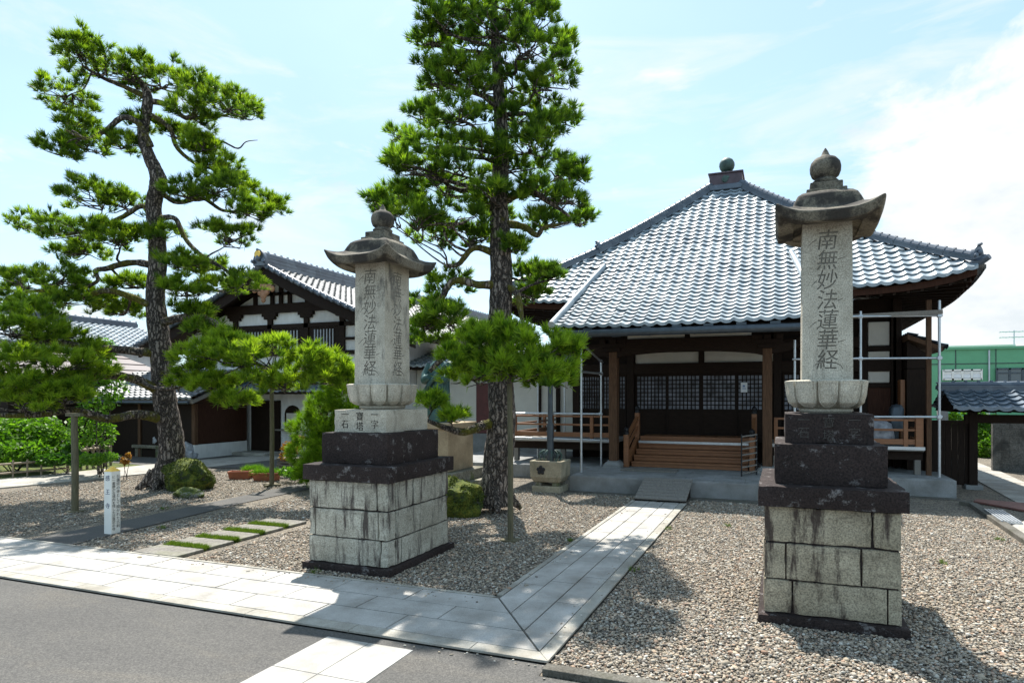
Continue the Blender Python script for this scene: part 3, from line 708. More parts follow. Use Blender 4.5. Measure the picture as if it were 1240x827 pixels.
m.prism(bot + top, (0, .2, 0)); m.build('rainbow_beam', 'dark_wood_across', hall, bevel=.01)
m = MB()
for u, s in ((PL, -1), (PR, 1)):      # carved beam noses outside the posts
    m = MB(); m.prism([(u + s * .1, PVv - .08, 3.08), (u + s * .45, PVv - .08, 3.12), (u + s * .68, PVv - .08, 3.24), (u + s * .62, PVv - .08, 3.35), (u + s * .40, PVv - .08, 3.32), (u + s * .1, PVv - .08, 3.42)], (0, .16, 0)); m.build('beam_nose', 'dark_wood_across', hall, bevel=.01)
m = MB(); m.box((KU0 + .3, PVv - .1, 3.66), (KU1 - .3, PVv + .1, 3.82)); m.build('porch_purlin', 'dark_wood_across', hall, bevel=.01)
for u in (PL, PR):
    m = MB(); m.prism([(u - .09, 14.92, 3.08), (u - .09, 16.9, 3.30), (u - .09, 16.9, 3.55), (u - .09, 14.92, 3.32)], (.18, 0, 0)); m.build('tie_beam', 'dark_wood', hall, bevel=.01)
m = MB(); m.box((PL + .35, PVv - .02, 3.51), (-2.16, PVv + .02, 3.655)); m.box((-2.03, PVv - .02, 3.51), (PR - .35, PVv + .02, 3.655)); m.build('porch_plaster', 'plaster_cream', hall)
# body
VW = 17.0; WL, WR = -5.7, 2.80; FL = 1.02
m = MB()
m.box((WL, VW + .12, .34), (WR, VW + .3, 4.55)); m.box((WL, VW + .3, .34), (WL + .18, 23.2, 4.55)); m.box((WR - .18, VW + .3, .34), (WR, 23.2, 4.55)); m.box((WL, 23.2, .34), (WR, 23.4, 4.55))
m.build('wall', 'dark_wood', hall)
m = MB()
for u in (WL + .1, -3.98, -.07, WR - .1):
    m = MB(); m.cbox((u, VW, .34), .2, .2, 4.2); m.build('wall_post', 'dark_wood', hall, bevel=.012)
m = MB(); m.box((WL, VW - .08, 2.72), (WR, VW + .11, 3.02)); m.box((WL, VW - .10, 3.33), (1.95, VW + .11, 3.60)); m.box((WL, VW - .07, FL - .14), (WR, VW + .11, FL + .02)); m.box((-2.10, VW - .06, 3.02), (-1.96, VW + .11, 3.33)); m.build('lintel', 'dark_wood_across', hall, bevel=.008)
m = MB()
for a, b in ((-3.86, -2.11), (-1.95, -.18)): m.box((a, VW + .04, 3.025), (b, VW + .115, 3.325))
m.build('plaster_panel', 'plaster_cream', hall)
# lattice doors
def lattice_door(u0, u1, v, z0=FL + .02, z1=2.72, zs=1.72):
    m = MB(); w = .055
    m.box((u0, v, z0), (u0 + w, v + .05, z1)); m.box((u1 - w, v, z0), (u1, v + .05, z1))
    for za, zb in ((z0, z0 + .07), (zs - .035, zs + .035), (z1 - .06, z1)): m.box((u0 + w, v, za), (u1 - w, v + .05, zb))
    d = m.build('lattice_door', 'dark_wood', hall, bevel=.004)
    m = MB(); nc = 8; nr = 8
    for i in range(1, nc): x = u0 + w + (u1 - u0 - 2 * w) * i / nc; m.box((x - .014, v + .008, zs + .035), (x + .014, v + .034, z1 - .06))
    for j in range(1, nr): z = zs + .035 + (z1 - .06 - zs - .035) * j / nr; m.box((u0 + w, v + .012, z - .014), (u1 - w, v + .038, z + .014))
    m.build('lattice', 'dark_wood', d)
    m = MB(); m.box((u0 + w, v + .04, zs + .035), (u1 - w, v + .045, z1 - .06)); m.build('pane', 'shoji', d)
    m = MB(); m.box((u0 + w, v + .02, z0 + .07), (u1 - w, v + .035, zs - .035))
    for j in range(1, 5): z = z0 + .07 + (zs - .105 - z0) * j / 5; m.box((u0 + w, v + .008, z - .012), (u1 - w, v + .02, z + .012))
    m.build('lower_panel', 'brown_boards' if False else 'dark_wood_across', d)
    return d
for u0, u1, dv in ((-3.87, -2.95, .03), (-2.97, -2.03, -.03), (-2.03, -1.09, -.03), (-1.11, -.19, .03), (-5.5, -4.80, .03), (-4.82, -4.10, -.03), (.05, .9, .03)): lattice_door(u0, u1, VW - .02 + dv)
m = MB()                                      # low cloth-covered altar table seen behind the panes: pale strips
# right bay: pale panels in dark frames and brown door
m = MB(); m.box((2.06, VW - .03, 3.36), (2.54, VW + .06, 3.95)); m.build('bay_panel', 'plaster_cream', hall, bevel=.02)
m = MB(); m.box((2.06, VW - .03, 2.44), (2.54, VW + .06, 3.22)); m.build('bay_panel', 'plaster_cream', hall, bevel=.02)
m = MB(); m.box((2.04, VW - .05, FL), (2.56, VW + .05, 2.32)); m.build('side_door', 'brown_boards', hall, bevel=.01)
m = MB(); m.box((1.90, VW - .10, FL), (2.04, VW + .1, 4.1)); m.box((2.56, VW - .10, FL), (2.68, VW + .1, 4.1)); m.box((2.04, VW - .09, 2.32), (2.56, VW + .1, 2.43)); m.box((2.04, VW - .09, 3.23), (2.56, VW + .1, 3.35))
m.build('bay_frame', 'dark_wood', hall, bevel=.008)
m = MB(); m.box((2.70, VW - .5, FL), (2.80, VW - .12, 2.5)); m.build('shutter_box', 'orange_wood', hall, bevel=.008)
# lean-to store at the right flank, its boards running back from the veranda
m = MB(); m.box((2.82, 16.4, .34), (3.30, 22, 2.75)); m.prism([(2.82, 16.38, 2.76), (3.30, 16.38, 2.76), (3.30, 16.38, 3.05), (2.82, 16.38, 3.4)], (0, 5.6, 0)); ln = m.build('lean_to', 'dark_wood', hall)
m = MB(); m.cbox((3.06, 15.35, .36), .10, .10, 3.85); m.build('corner_post', 'post_wood', hall, bevel=.008)
L = [tile_sheet(lambda a, b: (2.78 + b, 19.2 + a, 3.56 - .42 * b), -3.0, 3.0, 0, .80, .19)]
tiles_obj('lean_to_roof', L, 'roof_tile_dark', hall)
m = MB(); m.prism([(2.8, 16.2, 3.44), (3.52, 16.2, 3.14), (3.52, 16.2, 3.24), (2.8, 16.2, 3.55)], (0, 5.9, 0)); m.build('lean_to_eave', 'post_wood', hall)
# veranda
def veranda(u0, u1, v0=15.2):
    m = MB(); m.box((u0, v0, .90), (u1, VW, .98)); f = m.build('veranda_floor', 'weathered_wood', hall, bevel=.005)
    m = MB(); m.box((u0 - .01, v0 - .03, .93), (u1 + .01, v0 - .003, 1.00)); m.build('floor_edge', 'galvanised', f)
    m = MB(); m.box((u0, v0 + .15, .70), (u1, v0 + .27, .897)); m.build('floor_beam', 'dark_wood_across', f)
    x = u0 + .1
    while x < u1:
        m = MB(); m.cbox((x, v0 + .21, .36), .12, .12, .34); m.build('floor_stump', 'weathered_wood', f); x += (u1 - u0 - .2) / max(1, round((u1 - u0) / 1.2))
def railing(pts, posts):
    m = MB()
    for z, h in ((1.58, .05), (1.36, .05), (1.10, .12)):
        for p, q in zip(pts, pts[1:]): m.bar((*p, z), (*q, z), .05, h)
    r = m.build('railing', 'orange_wood', hall, bevel=.006)
    for p in posts:
        m = MB(); m.cbox((*p, .985), .085, .085, .62); m.build('railing_post', 'orange_wood', r, bevel=.006)
    return r
veranda(-6.9, -4.0); veranda(-.2, 2.95)
railing([(-6.80, 22), (-6.80, 15.28), (-4.12, 15.28)], [(-6.8, 15.28), (-5.72, 15.28), (-4.62, 15.28), (-6.8, 17.5), (-6.8, 19.5), (-4.12, 15.28)])
railing([(-.1, 15.28), (2.88, 15.28), (2.88, 16.3)], [(-.1, 15.28), (.9, 15.28), (1.9, 15.28), (2.6, 15.28)])
m = MB(); m.cbox((2.86, 15.28, .985), .15, .15, .70); m.build('corner_newel', 'orange_wood', hall, bevel=.01)
# porch steps
m = MB(); SU0, SU1 = -3.62, -.62
m.box((SU0 + .1, 16.2, .98), (SU1 - .1, VW - .1, FL + .03)); m.box((SU0 + .1, 16.12, .82), (SU1 - .1, 16.2, FL + .03))
m.build('porch_floor', 'orange_wood', hall, bevel=.006)
for i in range(4):
    m = MB(); z = .345 + .135 * i; v = 15.05 + .27 * i
    m.box((SU0 + .1, v + .03, z), (SU1 - .1, v + .06, z + .085)); m.box((SU0 + .1, v, z + .087), (SU1 - .1, v + .31, z + .13)); m.build('step', 'orange_wood', hall, bevel=.006)
m = MB(); m.box((SU0 + .12, 15.82, .885), (SU1 - .12, 15.85, .945)); m.build('step_edge', 'galvanised', hall)
for u in (SU0, SU1):
    m = MB(); m.prism([(u - .045, 15.0, .345), (u - .045, 16.25, .345), (u - .045, 16.25, 1.0), (u - .045, 15.95, .96), (u - .045, 15.0, .52)], (.09, 0, 0))
    m.bar((u, 14.95, 1.04), (u, 16.2, 1.55), .08, .09); m.bar((u, 14.95, .80), (u, 16.2, 1.30), .06, .07)
    r = m.build('stair_rail', 'orange_wood', hall, bevel=.008)
    for v, z0, z1 in ((14.95, .345, 1.15), (16.2, .96, 1.66)):
        m = MB(); m.cbox((u, v, z0), .125, .125, z1 - z0); nw = m.build('newel_post', 'orange_wood', r, bevel=.012)
        m = MB(); m.lathe([(.066, 0), (.066, .06), (.05, .07), (.062, .10), (.066, .13), (.045, .17), (.01, .2)], (u, v, z1), 14); m.build('newel_cap', 'black_iron', nw, smooth=50)
# stone platform
m = MB(); m.box((-4.42, 12.90, 0), (.34, 17.2, .34)); pf = m.build('stone_platform', 'platform_granite', hall, bevel=.015)
m = MB(); m.box((-9.0, 14.62, 0), (-4.424, 24, .345)); m.build('side_platform', 'platform_granite', hall, bevel=.015); m = MB(); m.box((.344, 14.62, 0), (3.42, 24, .365)); m.build('side_platform', 'platform_granite', hall, bevel=.015)
m = MB()                      # paving flags on the platforms, with open joints
y = 12.93
for (ua, ub, va, vb, z) in ((-4.40, .32, 12.92, 14.58, .3405), (.37, 3.39, 14.65, 15.9, .3655)):
    nv = 3; w = .62
    for j in range(nv):
        x = ua - (.3 if j % 2 else 0)
        while x < ub:
            a, b = max(ua, x), min(ub, x + w)
            if b - a > .08: m.box((a + .004, va + (vb - va) * j / nv + .004, z), (b - .004, va + (vb - va) * (j + 1) / nv - .004, z + .010))
            x += w
m.build('platform_paving', 'platform_granite', pf, bevel=.003)
struct(poly_sheet('drain_gutter', [(-4.6, 12.55), (.5, 12.55), (.5, 14.35), (3.45, 14.35), (3.45, 14.62), (.34, 14.62), (.34, 12.9), (-4.42, 12.9), (-4.42, 14.6), (-4.6, 14.6)], .008, 'kerb_dark'))

# ------------------------------------------------------------------ things at the hall
t = thing('paper_notice', 'white paper notice stuck on the right lattice door of the hall', 'notice', PV(901, 470, VW - .09))
p0 = PV(897, 475, VW - .09); p1 = PV(905, 463, VW - .09); p1.y = p0.y
m = MB(); m.box((p0.x, p0.y, p0.z), (p1.x, p0.y + .006, p1.z)); m.build('sheet', 'paper', t)
m = MB(); m.box((p0.x + .04, p0.y - .003, p0.z + .09), (p1.x - .04, p0.y - .0005, p0.z + .11)); m.box((p0.x + .05, p0.y - .003, p0.z + .14), (p1.x - .06, p0.y - .0005, p0.z + .19)); m.build('print', 'blue_print', t)
def ramp_thing():
    t = thing('wooden_ramp', 'grey wooden slatted ramp rising from the granite path to the platform', 'ramp', (-2.2, 12.3, 0))
    a, b = 11.95, 12.90; z0, z1 = .07, .36; n = 7
    for i in range(n):
        m = MB(); f0, f1 = i / n, (i + 1) / n - .02
        m.prism([(UP0 + .06, a + (b - a) * f0, z0 + (z1 - z0) * f0), (UP0 + .06, a + (b - a) * f1, z0 + (z1 - z0) * f1), (UP0 + .06, a + (b - a) * f1, z0 + (z1 - z0) * f1 + .03), (UP0 + .06, a + (b - a) * f0, z0 + (z1 - z0) * f0 + .03)], (1.02, 0, 0))
        m.build('board', 'weathered_wood', t, bevel=.003)
    for u in (UP0 + .10, -2.26, UP1 - .08):
        m = MB(); m.prism([(u - .03, a, .0), (u - .03, b - .01, .0), (u - .03, b - .01, z1 - .005), (u - .03, a, z0 - .005)], (.06, 0, 0)); m.build('bearer', 'dark_wood', t)
ramp_thing()
m = MB(); q = [G(x, y, .352) for x, y in ((757, 571.5), (816, 571.5), (812, 576.5), (755, 574.5))]; m.box((-3.55, 14.05, .352), (-2.25, 14.5, .385))
tag(m.build('duckboard', 'weathered_wood', None, bevel=.005), 'flat grey plank mat lying on the platform before the steps', 'plank')
def rack():
    t = thing('folding_gate', 'dark folded metal gate standing at the right end of the steps', 'gate', (-.62, 14.2, .352))
    a = G(907, 579, .352); b = G(919, 576, .352); a = Vector((-.80, 13.95, .352)); b = Vector((-.50, 14.35, .352))
    for p in (a, b):
        m = MB(); m.tube([p, p + Vector((0, 0, .92))], .016, 8); m.build('upright', 'black_iron', t)
    for i in range(7):
        z = .06 + .135 * i; m = MB(); m.bar(a + Vector((0, 0, z)), b + Vector((0, 0, z + .03)), .03, .025); m.build('rung', 'weathered_wood', t)
rack()
def pipe(t, p, q, r=.026, name='pipe'):
    m = MB(); m.tube([p, q], r, 10); return m.build(name, 'galvanised', t, smooth=40)
def clamp(t, p):
    m = MB(); m.cbox((p[0], p[1], p[2] - .04), .085, .085, .08); m.build('clamp', 'galvanised', t, bevel=.01)
t = thing('pipe_frame', 'galvanised scaffold pipe frame standing left of the porch steps', 'scaffold', (-5, 14.2, .34), 'scaffold pipe frames around the hall')
vp = [(-4.32, 13.45, 3.45), (-4.26, 14.9, 3.02), (-5.55, 14.75, 1.62), (-6.5, 16.2, 3.2), (-5.7, 16.2, 3.2), (-5.62, 14.85, 1.7)]
for u, v, z in vp: pipe(t, (u, v, .342), (u, v, z), name='upright')
for a, b in (((-6.9, 14.82, 1.66), (-4.2, 14.82, 1.66)), ((-4.32, 13.4, 2.67), (-4.24, 14.95, 2.67)), ((-6.9, 14.82, 1.02), (-4.26, 14.82, 1.0)), ((-4.28, 13.4, 3.3), (-4.24, 14.95, 2.95))): pipe(t, a, b)
clamp(t, (-4.26, 14.86, 1.66)); clamp(t, (-4.26, 14.9, 2.67)); clamp(t, (-5.55, 14.78, 1.66))
t = thing('pipe_frame', 'galvanised scaffold pipe frame across the right bay of the hall', 'scaffold', (2.4, 14.9, .36), 'scaffold pipe frames around the hall')
A = Vector((3.20, 15.05, .366)); B = Vector((1.64, 14.72, .366)); D = Vector((.30, 14.55, .355))
for p, z in ((A, 4.15), (B, 3.95), (D, 3.35)): pipe(t, p, Vector((p.x, p.y, z)), .028, 'upright')
for z, e in ((3.83, -1.3), (2.92, -1.3), (1.66, -1.3)):
    pipe(t, (A.x + .06, A.y + .03, z), (B.x - .05, B.y - .04, z)); pipe(t, (B.x - .05, B.y - .06, z), (D.x - .05, D.y - .06, z))
    clamp(t, (A.x, A.y, z)); clamp(t, (B.x, B.y, z))
m = MB(); m.bar((3.25, 15.02, 3.90), (.4, 14.5, 3.80), .05, .09); m.build('plank', 'weathered_wood', t)
# jars on the right veranda
t = thing('wrapped_bundle', 'pale wrapped bundle behind the orange railing of the right veranda', 'bundle', (2.2, 15.8, .98))
m = MB(); m.lathe([(.30, 0), (.36, .1), (.34, .3), (.28, .5), (.12, .6), (.03, .62)], (2.1, 15.75, .98), 18, sq=3); m.build('cover', 'white_sheet', t, smooth=60)
t = thing('gas_meter', 'dark grey rounded meter box by the dark boards of the right veranda', 'meter', (2.62, 15.9, .98))
m = MB(); m.lathe([(.10, 0), (.15, .04), (.15, .52), (.10, .60), (.02, .62)], (2.55, 16.1, 1.3), 16, sq=4); m.build('case', 'gutter_metal', t, smooth=50); m = MB(); m.cbox((2.55, 16.1, .98), .08, .08, .32); m.build('stand', 'gutter_metal', t)
# stone rain basin under the downpipe
def basin():
    c = Vector((-4.80, 12.70, 0)); t = thing('rain_basin', 'square granite rain basin with black plum blossom crest under the downpipe', 'basin', c)
    m = MB(); m.cbox((c.x, c.y, 0), .66, .56, .15); m.build('foot', 'basin_granite', t, bevel=.02)
    for sx in (-.2, .2):
        for sy in (-.17, .17):
            m = MB(); m.cbox((c.x + sx, c.y + sy, .15), .14, .13, .08); m.build('block', 'stone_old', t, bevel=.01)
    m = MB(); m.prism([(c.x - .29, c.y - .24, .23), (c.x + .29, c.y - .24, .23), (c.x + .29, c.y + .24, .23), (c.x - .29, c.y + .24, .23)], (0, 0, .01))
    b0, b1 = (.30, .25), (.375, .32); ws = .07; z0, z1 = .23, .70; vs = []
    for (hx, hy, z) in ((b0[0], b0[1], z0), (b1[0] * .97, b1[1] * .97, z0 + .12), (b1[0], b1[1], z1), (b1[0] - ws, b1[1] - ws, z1), (b1[0] - ws, b1[1] - ws, z1 - .08)):
        vs.append([(c.x - hx, c.y - hy, z), (c.x + hx, c.y - hy, z), (c.x + hx, c.y + hy, z), (c.x - hx, c.y + hy, z)])
    m = MB(); fl = [p for r_ in vs for p in r_]; fs = [(3, 2, 1, 0), (16, 17, 18, 19)]
    for i in range(4):
        for j in range(4): k = (j + 1) % 4; fs.append((i * 4 + j, i * 4 + k, i * 4 + 4 + k, i * 4 + 4 + j))
    m.add(fl, fs); m.build('bowl', 'basin_granite', t, bevel=.025)
    m = MB(); y = c.y - .332
    for i in range(5):
        w = 2 * math.pi * i / 5 + math.pi / 2; m.ball((c.x - .10 + .062 * math.cos(w), y + .012, .50 + .062 * math.sin(w)), .043, .014, .043, 12, 8)
    m.ball((c.x - .10, y + .01, .50), .03, .018, .03, 10, 6); m.build('crest', 'black_iron', t, smooth=60)
    m = MB()
    for i in range(10):
        w = 2 * math.pi * i / 10; r = .20
        pts = []
        for k in range(9):
            s = k / 8; pts.append((c.x + (r + .07 * math.sin(s * 7)) * math.cos(w + .25 * s) , c.y + (r + .07 * math.sin(s * 7)) * .8 * math.sin(w + .25 * s), .66 + .26 * math.sin(s * math.pi * .8)))
        m.tube(pts, .011, 6)
    m.build('wire_scroll', 'verdigris', t, smooth=60)
    m = MB(); m.tube([(c.x, c.y, .55), (c.x, c.y, 1.5)], .075, 12); m.tube([(c.x, c.y, 1.5), (c.x, c.y, 2.5)], .055, 12); m.build('downpipe', 'gutter_metal', t, smooth=50)
basin()

# ------------------------------------------------------------------ the two sutra pillars
def pillar(cx, cy, label, is_left):
    t = thing('sutra_pillar', label, 'stone pillar', (cx, cy, 0), 'carved stone pillars')
    RT = 1.2; bg = 'block_granite' if is_left else 'block_granite_tan'  # each pillar has its own stone: grey blocks left, tan blocks right
    def tier(name, w, z0, z1, mat, bev=.012, taper=0):
        m = MB(); d = w * RT; a, b = w / 2, d / 2; q = 1 - taper
        m.add([(cx - a, cy - b, z0), (cx + a, cy - b, z0), (cx + a, cy + b, z0), (cx - a, cy + b, z0), (cx - a * q, cy - b * q, z1), (cx + a * q, cy - b * q, z1), (cx + a * q, cy + b * q, z1), (cx - a * q, cy + b * q, z1)],
              [(3, 2, 1, 0), (4, 5, 6, 7), (0, 1, 5, 4), (1, 2, 6, 5), (2, 3, 7, 6), (3, 0, 4, 7)])
        o = m.build(name, mat, t)
        if name in ('core', 'shaft'): return o
        return roughen(o, .004, .07, .012, z0 + cx)
    tier('plinth', 1.26, 0, .085, 'dark_granite')
    tier('core', 1.10, .08, 1.07, 'dark_granite', 0)
    zs = [.087, .405, .745, 1.083]; rnd = random.Random(3 if is_left else 5)
    for k in range(3):
        w = 1.155 - .004 * k; d = w * RT; z0, z1 = zs[k] + .004, zs[k + 1] - .006; m = MB(); th = .16; g_ = .004
        a, b = w / 2, d / 2
        cutsF = [[-.28, .40], [-.33, .22], [.30]][k] if not is_left else [[.40], [-.42, .38], [.36]][k]
        cutsS = [[.28], [.02], [-.25]][k] if not is_left else [[-.30], [.35], [-.12]][k]
        xs = [-a] + [c * w for c in cutsF] + [a]
        for x0, x1 in zip(xs, xs[1:]):
            o = rnd.uniform(-.006, .006)
            m.box((cx + x0 + g_, cy - b + o, z0), (cx + x1 - g_, cy - b + th, z1)); m.box((cx + x0 + g_, cy + b - th, z0), (cx + x1 - g_, cy + b + o, z1))
        ys = [-b + th] + [c * d for c in cutsS] + [b - th]
        for y0, y1 in zip(ys, ys[1:]):
            o = rnd.uniform(-.006, .006)
            m.box((cx + a - th, cy + y0 + g_, z0), (cx + a + o, cy + y1 - g_, z1)); m.box((cx - a - o, cy + y0 + g_, z0), (cx - a + th, cy + y1 - g_, z1))
        roughen(m.build('base_course', bg, t), .005, .06, .015, k + cx)
    tier('ledge', 1.25, 1.083, 1.275, 'dark_granite', .018)
    tier('dark_block', .965, 1.275, 1.655, 'dark_granite', .012)
    ib = tier('inscription_block', .775, 1.655, 1.935, 'carved_granite' if is_left else 'dark_granite', .012)
    f = cy - .775 * RT / 2
    for txt, dx in (('一石', -.22), ('寶塔', 0), ('一字', .22)):
        text('inscription', txt, .115, 'carving_dark' if is_left else 'carving_faint', ib, (cx + dx, f - .001, 1.795), (1, 0, 0), (0, 0, 1), 1.05, .0012, .003)
    # lotus seat: scalloped bowl of broad petals
    def lot(s, q):
        w = 2 * math.pi * s; ph = (w * 12 / (2 * math.pi) + .5) % 1.0
        pf = [(0, .235, 0), (.06, .255, .02), (.12, .25, .04), (.2, .285, .055), (.4, .335, .10), (.62, .355, .18), (.85, .365, .27), (.95, .375, .315), (1, .34, .322)]
        for i in range(len(pf) - 1):
            if pf[i][0] <= q <= pf[i + 1][0]:
                k = (q - pf[i][0]) / (pf[i + 1][0] - pf[i][0]); r = pf[i][1] + k * (pf[i + 1][1] - pf[i][1]); z = pf[i][2] + k * (pf[i + 1][2] - pf[i][2]); break
        e = 1 / (abs(math.cos(w)) ** 5 + abs(math.sin(w)) ** 5) ** .2 ; e = 1 + (e - 1) * .55
        if q > .15:
            x = abs(ph - .5) * 2; y = (q - .15) / .85
            hw = .93 * (1 - max(0, (.55 - y) / .55) ** 2.2) ** .5 if y < .55 else .93 - .10 * (y - .55)
            d = x - hw
            if d > 0: r -= .026 + .016 * min(1, d * 6)                       # the petals behind
            else: r += .020 * (1 - (x / max(hw, .05)) ** 4) + (.008 if d > -.16 else -.004)
        return (cx + r * e * math.cos(w), cy + r * e * math.sin(w) * 1.06, 1.938 + z)
    m = MB(); m.grid(lot, 432, 34); n0 = len(m.v); m.add([(cx, cy, 2.258)], []); 
    m.cbox((cx, cy, 2.14), .46, .52, .119)
    m.build('lotus_seat', 'carved_granite', t, smooth=50)
    sh = tier('shaft', .455, 2.262, 3.80, 'carved_granite_stained' if is_left else 'carved_granite', .012, .025)
    zc = 3.04; fy = cy - .455 * RT / 2 * .988
    body = '南無妙法蓮華経'
    def cutter(ctr, r):
        tx = text('cut', body, .208, 'carving', sh, ctr, r, (0, 0, 1), .93, 0.0, .011, .12, .94)
        bm = bmesh.new(); bm.from_mesh(tx.data); bmesh.ops.remove_doubles(bm, verts=bm.verts, dist=1e-5)
        r = Vector(r).normalized(); nn_ = r.cross(Vector((0, 0, 1))); rn = random.Random(2); c0 = Vector(ctr) - wloc(sh)
        def ribbon(P, W):
            vs = []
            for (x, z), w, (x2, z2) in zip(P, W, P[1:] + [(2 * P[-1][0] - P[-2][0], 2 * P[-1][1] - P[-2][1])]):
                d = Vector((x2 - x, z2 - z)).normalized(); q = Vector((-d.y, d.x)) * w
                for sx, zz in ((1, -.009), (-1, -.009), (-1, .009), (1, .009)): vs.append(bm.verts.new(c0 + r * (x + q.x * sx) + Vector((0, 0, z + q.y * sx)) + nn_ * zz))
            m_ = len(P)
            for i in range(m_ - 1):
                for j in range(4): k = (j + 1) % 4; bm.faces.new((vs[i * 4 + j], vs[i * 4 + k], vs[i * 4 + 4 + k], vs[i * 4 + 4 + j]))
            bm.faces.new(vs[:4][::-1]); bm.faces.new(vs[-4:])
        for k in range(6):          # long sweeping flicks of the brush, clear of the characters' cores
            z = .60 - k * .20; sg = -1 if k % 2 == 0 else 1; L_ = rn.uniform(.045, .075)
            ribbon([(sg * (.095 + L_ * i / 4), z - .015 - .055 * (i / 4) ** 1.4 * (1 if sg < 0 else -.4)) for i in range(5)], [.0045, .004, .0035, .0025, .0015])
        ribbon([(.135 * math.cos(2.7 - 2.7 * i / 10), -.675 + .07 * math.sin(2.7 - 2.7 * i / 10)) for i in range(11)], [.002, .003, .004, .004, .004, .004, .004, .004, .003, .003, .002])
        bmesh.ops.recalc_face_normals(bm, faces=bm.faces); bm.to_mesh(tx.data); bm.free(); return tx
    sh.data.materials.append(MATS['carving'])
    for ctr, r in (((cx, fy - .001, zc), (1, 0, 0)), ((cx + .2250, cy, zc), (0, 1, 0)), ((cx - .2250, cy, zc), (0, -1, 0))):
        cu = cutter(ctr, r); md = sh.modifiers.new('carve', 'BOOLEAN'); md.operation = 'DIFFERENCE'; md.object = cu; md.solver = 'EXACT'; md.use_self = True; md.material_mode = 'TRANSFER'
        bpy.context.view_layer.update(); me = bpy.data.meshes.new_from_object(sh.evaluated_get(bpy.context.evaluated_depsgraph_get()))
        sh.modifiers.clear()
        if len(me.vertices) > len(sh.data.vertices) + 200: sh.data = me
        else: print('carving failed', len(me.vertices))
        bpy.data.objects.remove(cu)
    print('shaft', len(sh.data.vertices), [m_.name for m_ in sh.data.materials])
    # capstone with upturned corners
    def cap(s, q):
        w = 2 * math.pi * s; sq = 30
        ex = 1 / (abs(math.cos(w)) ** sq + abs(math.sin(w)) ** sq) ** (1 / sq); cor = max(0, (ex - 1) / .40) ** 1.9
        pf = [(0, .20, .045, 0), (.08, .30, .01, .1), (.10, .305, -.012, .12), (.24, .435, -.035, .8), (.26, .45, -.03, 1), (.36, .478, .055, 1), (.38, .474, .066, 1), (.46, .43, .082, .75), (.54, .37, .112, .45), (.62, .328, .155, .2), (.70, .315, .225, .08), (.78, .298, .285, .02), (.86, .262, .325, 0), (.94, .18, .340, 0), (1, .01, .345, 0)]
        for i in range(len(pf) - 1):
            if pf[i][0] <= q <= pf[i + 1][0]:
                k = (q - pf[i][0]) / (pf[i + 1][0] - pf[i][0]); r, z, up = (pf[i][j] + k * (pf[i + 1][j] - pf[i][j]) for j in (1, 2, 3)); break
        e = ex if q < .55 else 1 + (ex - 1) * max(.45, 1 - (q - .55) * 1.5)
        return (cx + r * e * math.cos(w), cy + r * e * math.sin(w) * RT, 3.765 + z + min(.125, .11 * cor) * up)
    m = MB(); m.grid(cap, 256, 60); m.build('capstone', 'capstone', t, smooth=45)
    m = MB(); m.cbox((cx, cy, 4.085), .37, .42, .06); m.cbox((cx, cy, 4.145), .30, .34, .075); m.build('finial_base', 'capstone', t, bevel=.01)
    m = MB(); m.lathe([(.10, 0), (.12, .02), (.125, .045), (.10, .065), (.096, .075), (.128, .10), (.145, .145), (.148, .19), (.138, .235), (.105, .275), (.052, .30), (.04, .315), (.026, .35), (.006, .385)], (cx, cy, 4.22), 28); m.build('finial', 'capstone', t, smooth=50)
    return t
pillar(-4.89, 6.75, 'left of two carved stone pillars, its pale inscribed face stained dark, beside a big pine', True)
pillar(.428, 6.73, 'right of two carved stone pillars, alone on open gravel before the hall, darker inscribed block', False)

# ------------------------------------------------------------------ foliage
def tuft_mesh(P, Dr, length, nn, width, spread=.72, droop=0.0):
    """needle tufts: P (n,3) positions, Dr (n,3) shoot directions"""
    n = len(P); Dr = Dr / np.linalg.norm(Dr, axis=1, keepdims=True)
    rd = RNG.normal(size=(n, nn, 3)); d = Dr[:, None, :] + rd * spread * .55; d /= np.linalg.norm(d, axis=2, keepdims=True)
    L = length * RNG.uniform(.7, 1.15, (n, nn, 1))
    sh = RNG.uniform(-.06, .06, (n, nn, 1)) * length * 8
    b = P[:, None, :] + Dr[:, None, :] * sh * .5 + rd * length * .06
    tip = b + d * L; tip[..., 2] -= droop * L[..., 0]
    side = np.cross(d, RNG.normal(size=(n, nn, 3))); side /= np.maximum(np.linalg.norm(side, axis=2, keepdims=True), 1e-6)
    w = width / 2
    V = np.stack([b - side * w, b + side * w, tip], 2).reshape(-1, 3)
    Fc = np.arange(len(V)).reshape(-1, 3)
    base = np.clip(RNG.normal(.50, .26, n), 0, 1)
    tint = np.clip(np.repeat(base, nn * 3) + np.tile(np.array([-.25, -.25, .28]), n * nn), 0, 1)
    return V, Fc, tint
def leaf_cloud(P, size, up=.5):
    n = len(P); a = RNG.normal(size=(n, 3)); a[:, 2] += up; a /= np.linalg.norm(a, axis=1, keepdims=True)
    t = np.cross(a, RNG.normal(size=(n, 3))); t /= np.linalg.norm(t, axis=1, keepdims=True); b = np.cross(a, t)
    s = size * RNG.uniform(.6, 1.25, (n, 1))
    V = np.stack([P - t * s, P - b * s * .45, P + t * s, P + b * s * .45], 1).reshape(-1, 3)
    Fc = np.arange(len(V)).reshape(-1, 4)
    return V, Fc, np.repeat(np.clip(RNG.normal(.5, .25, n), 0, 1), 4)
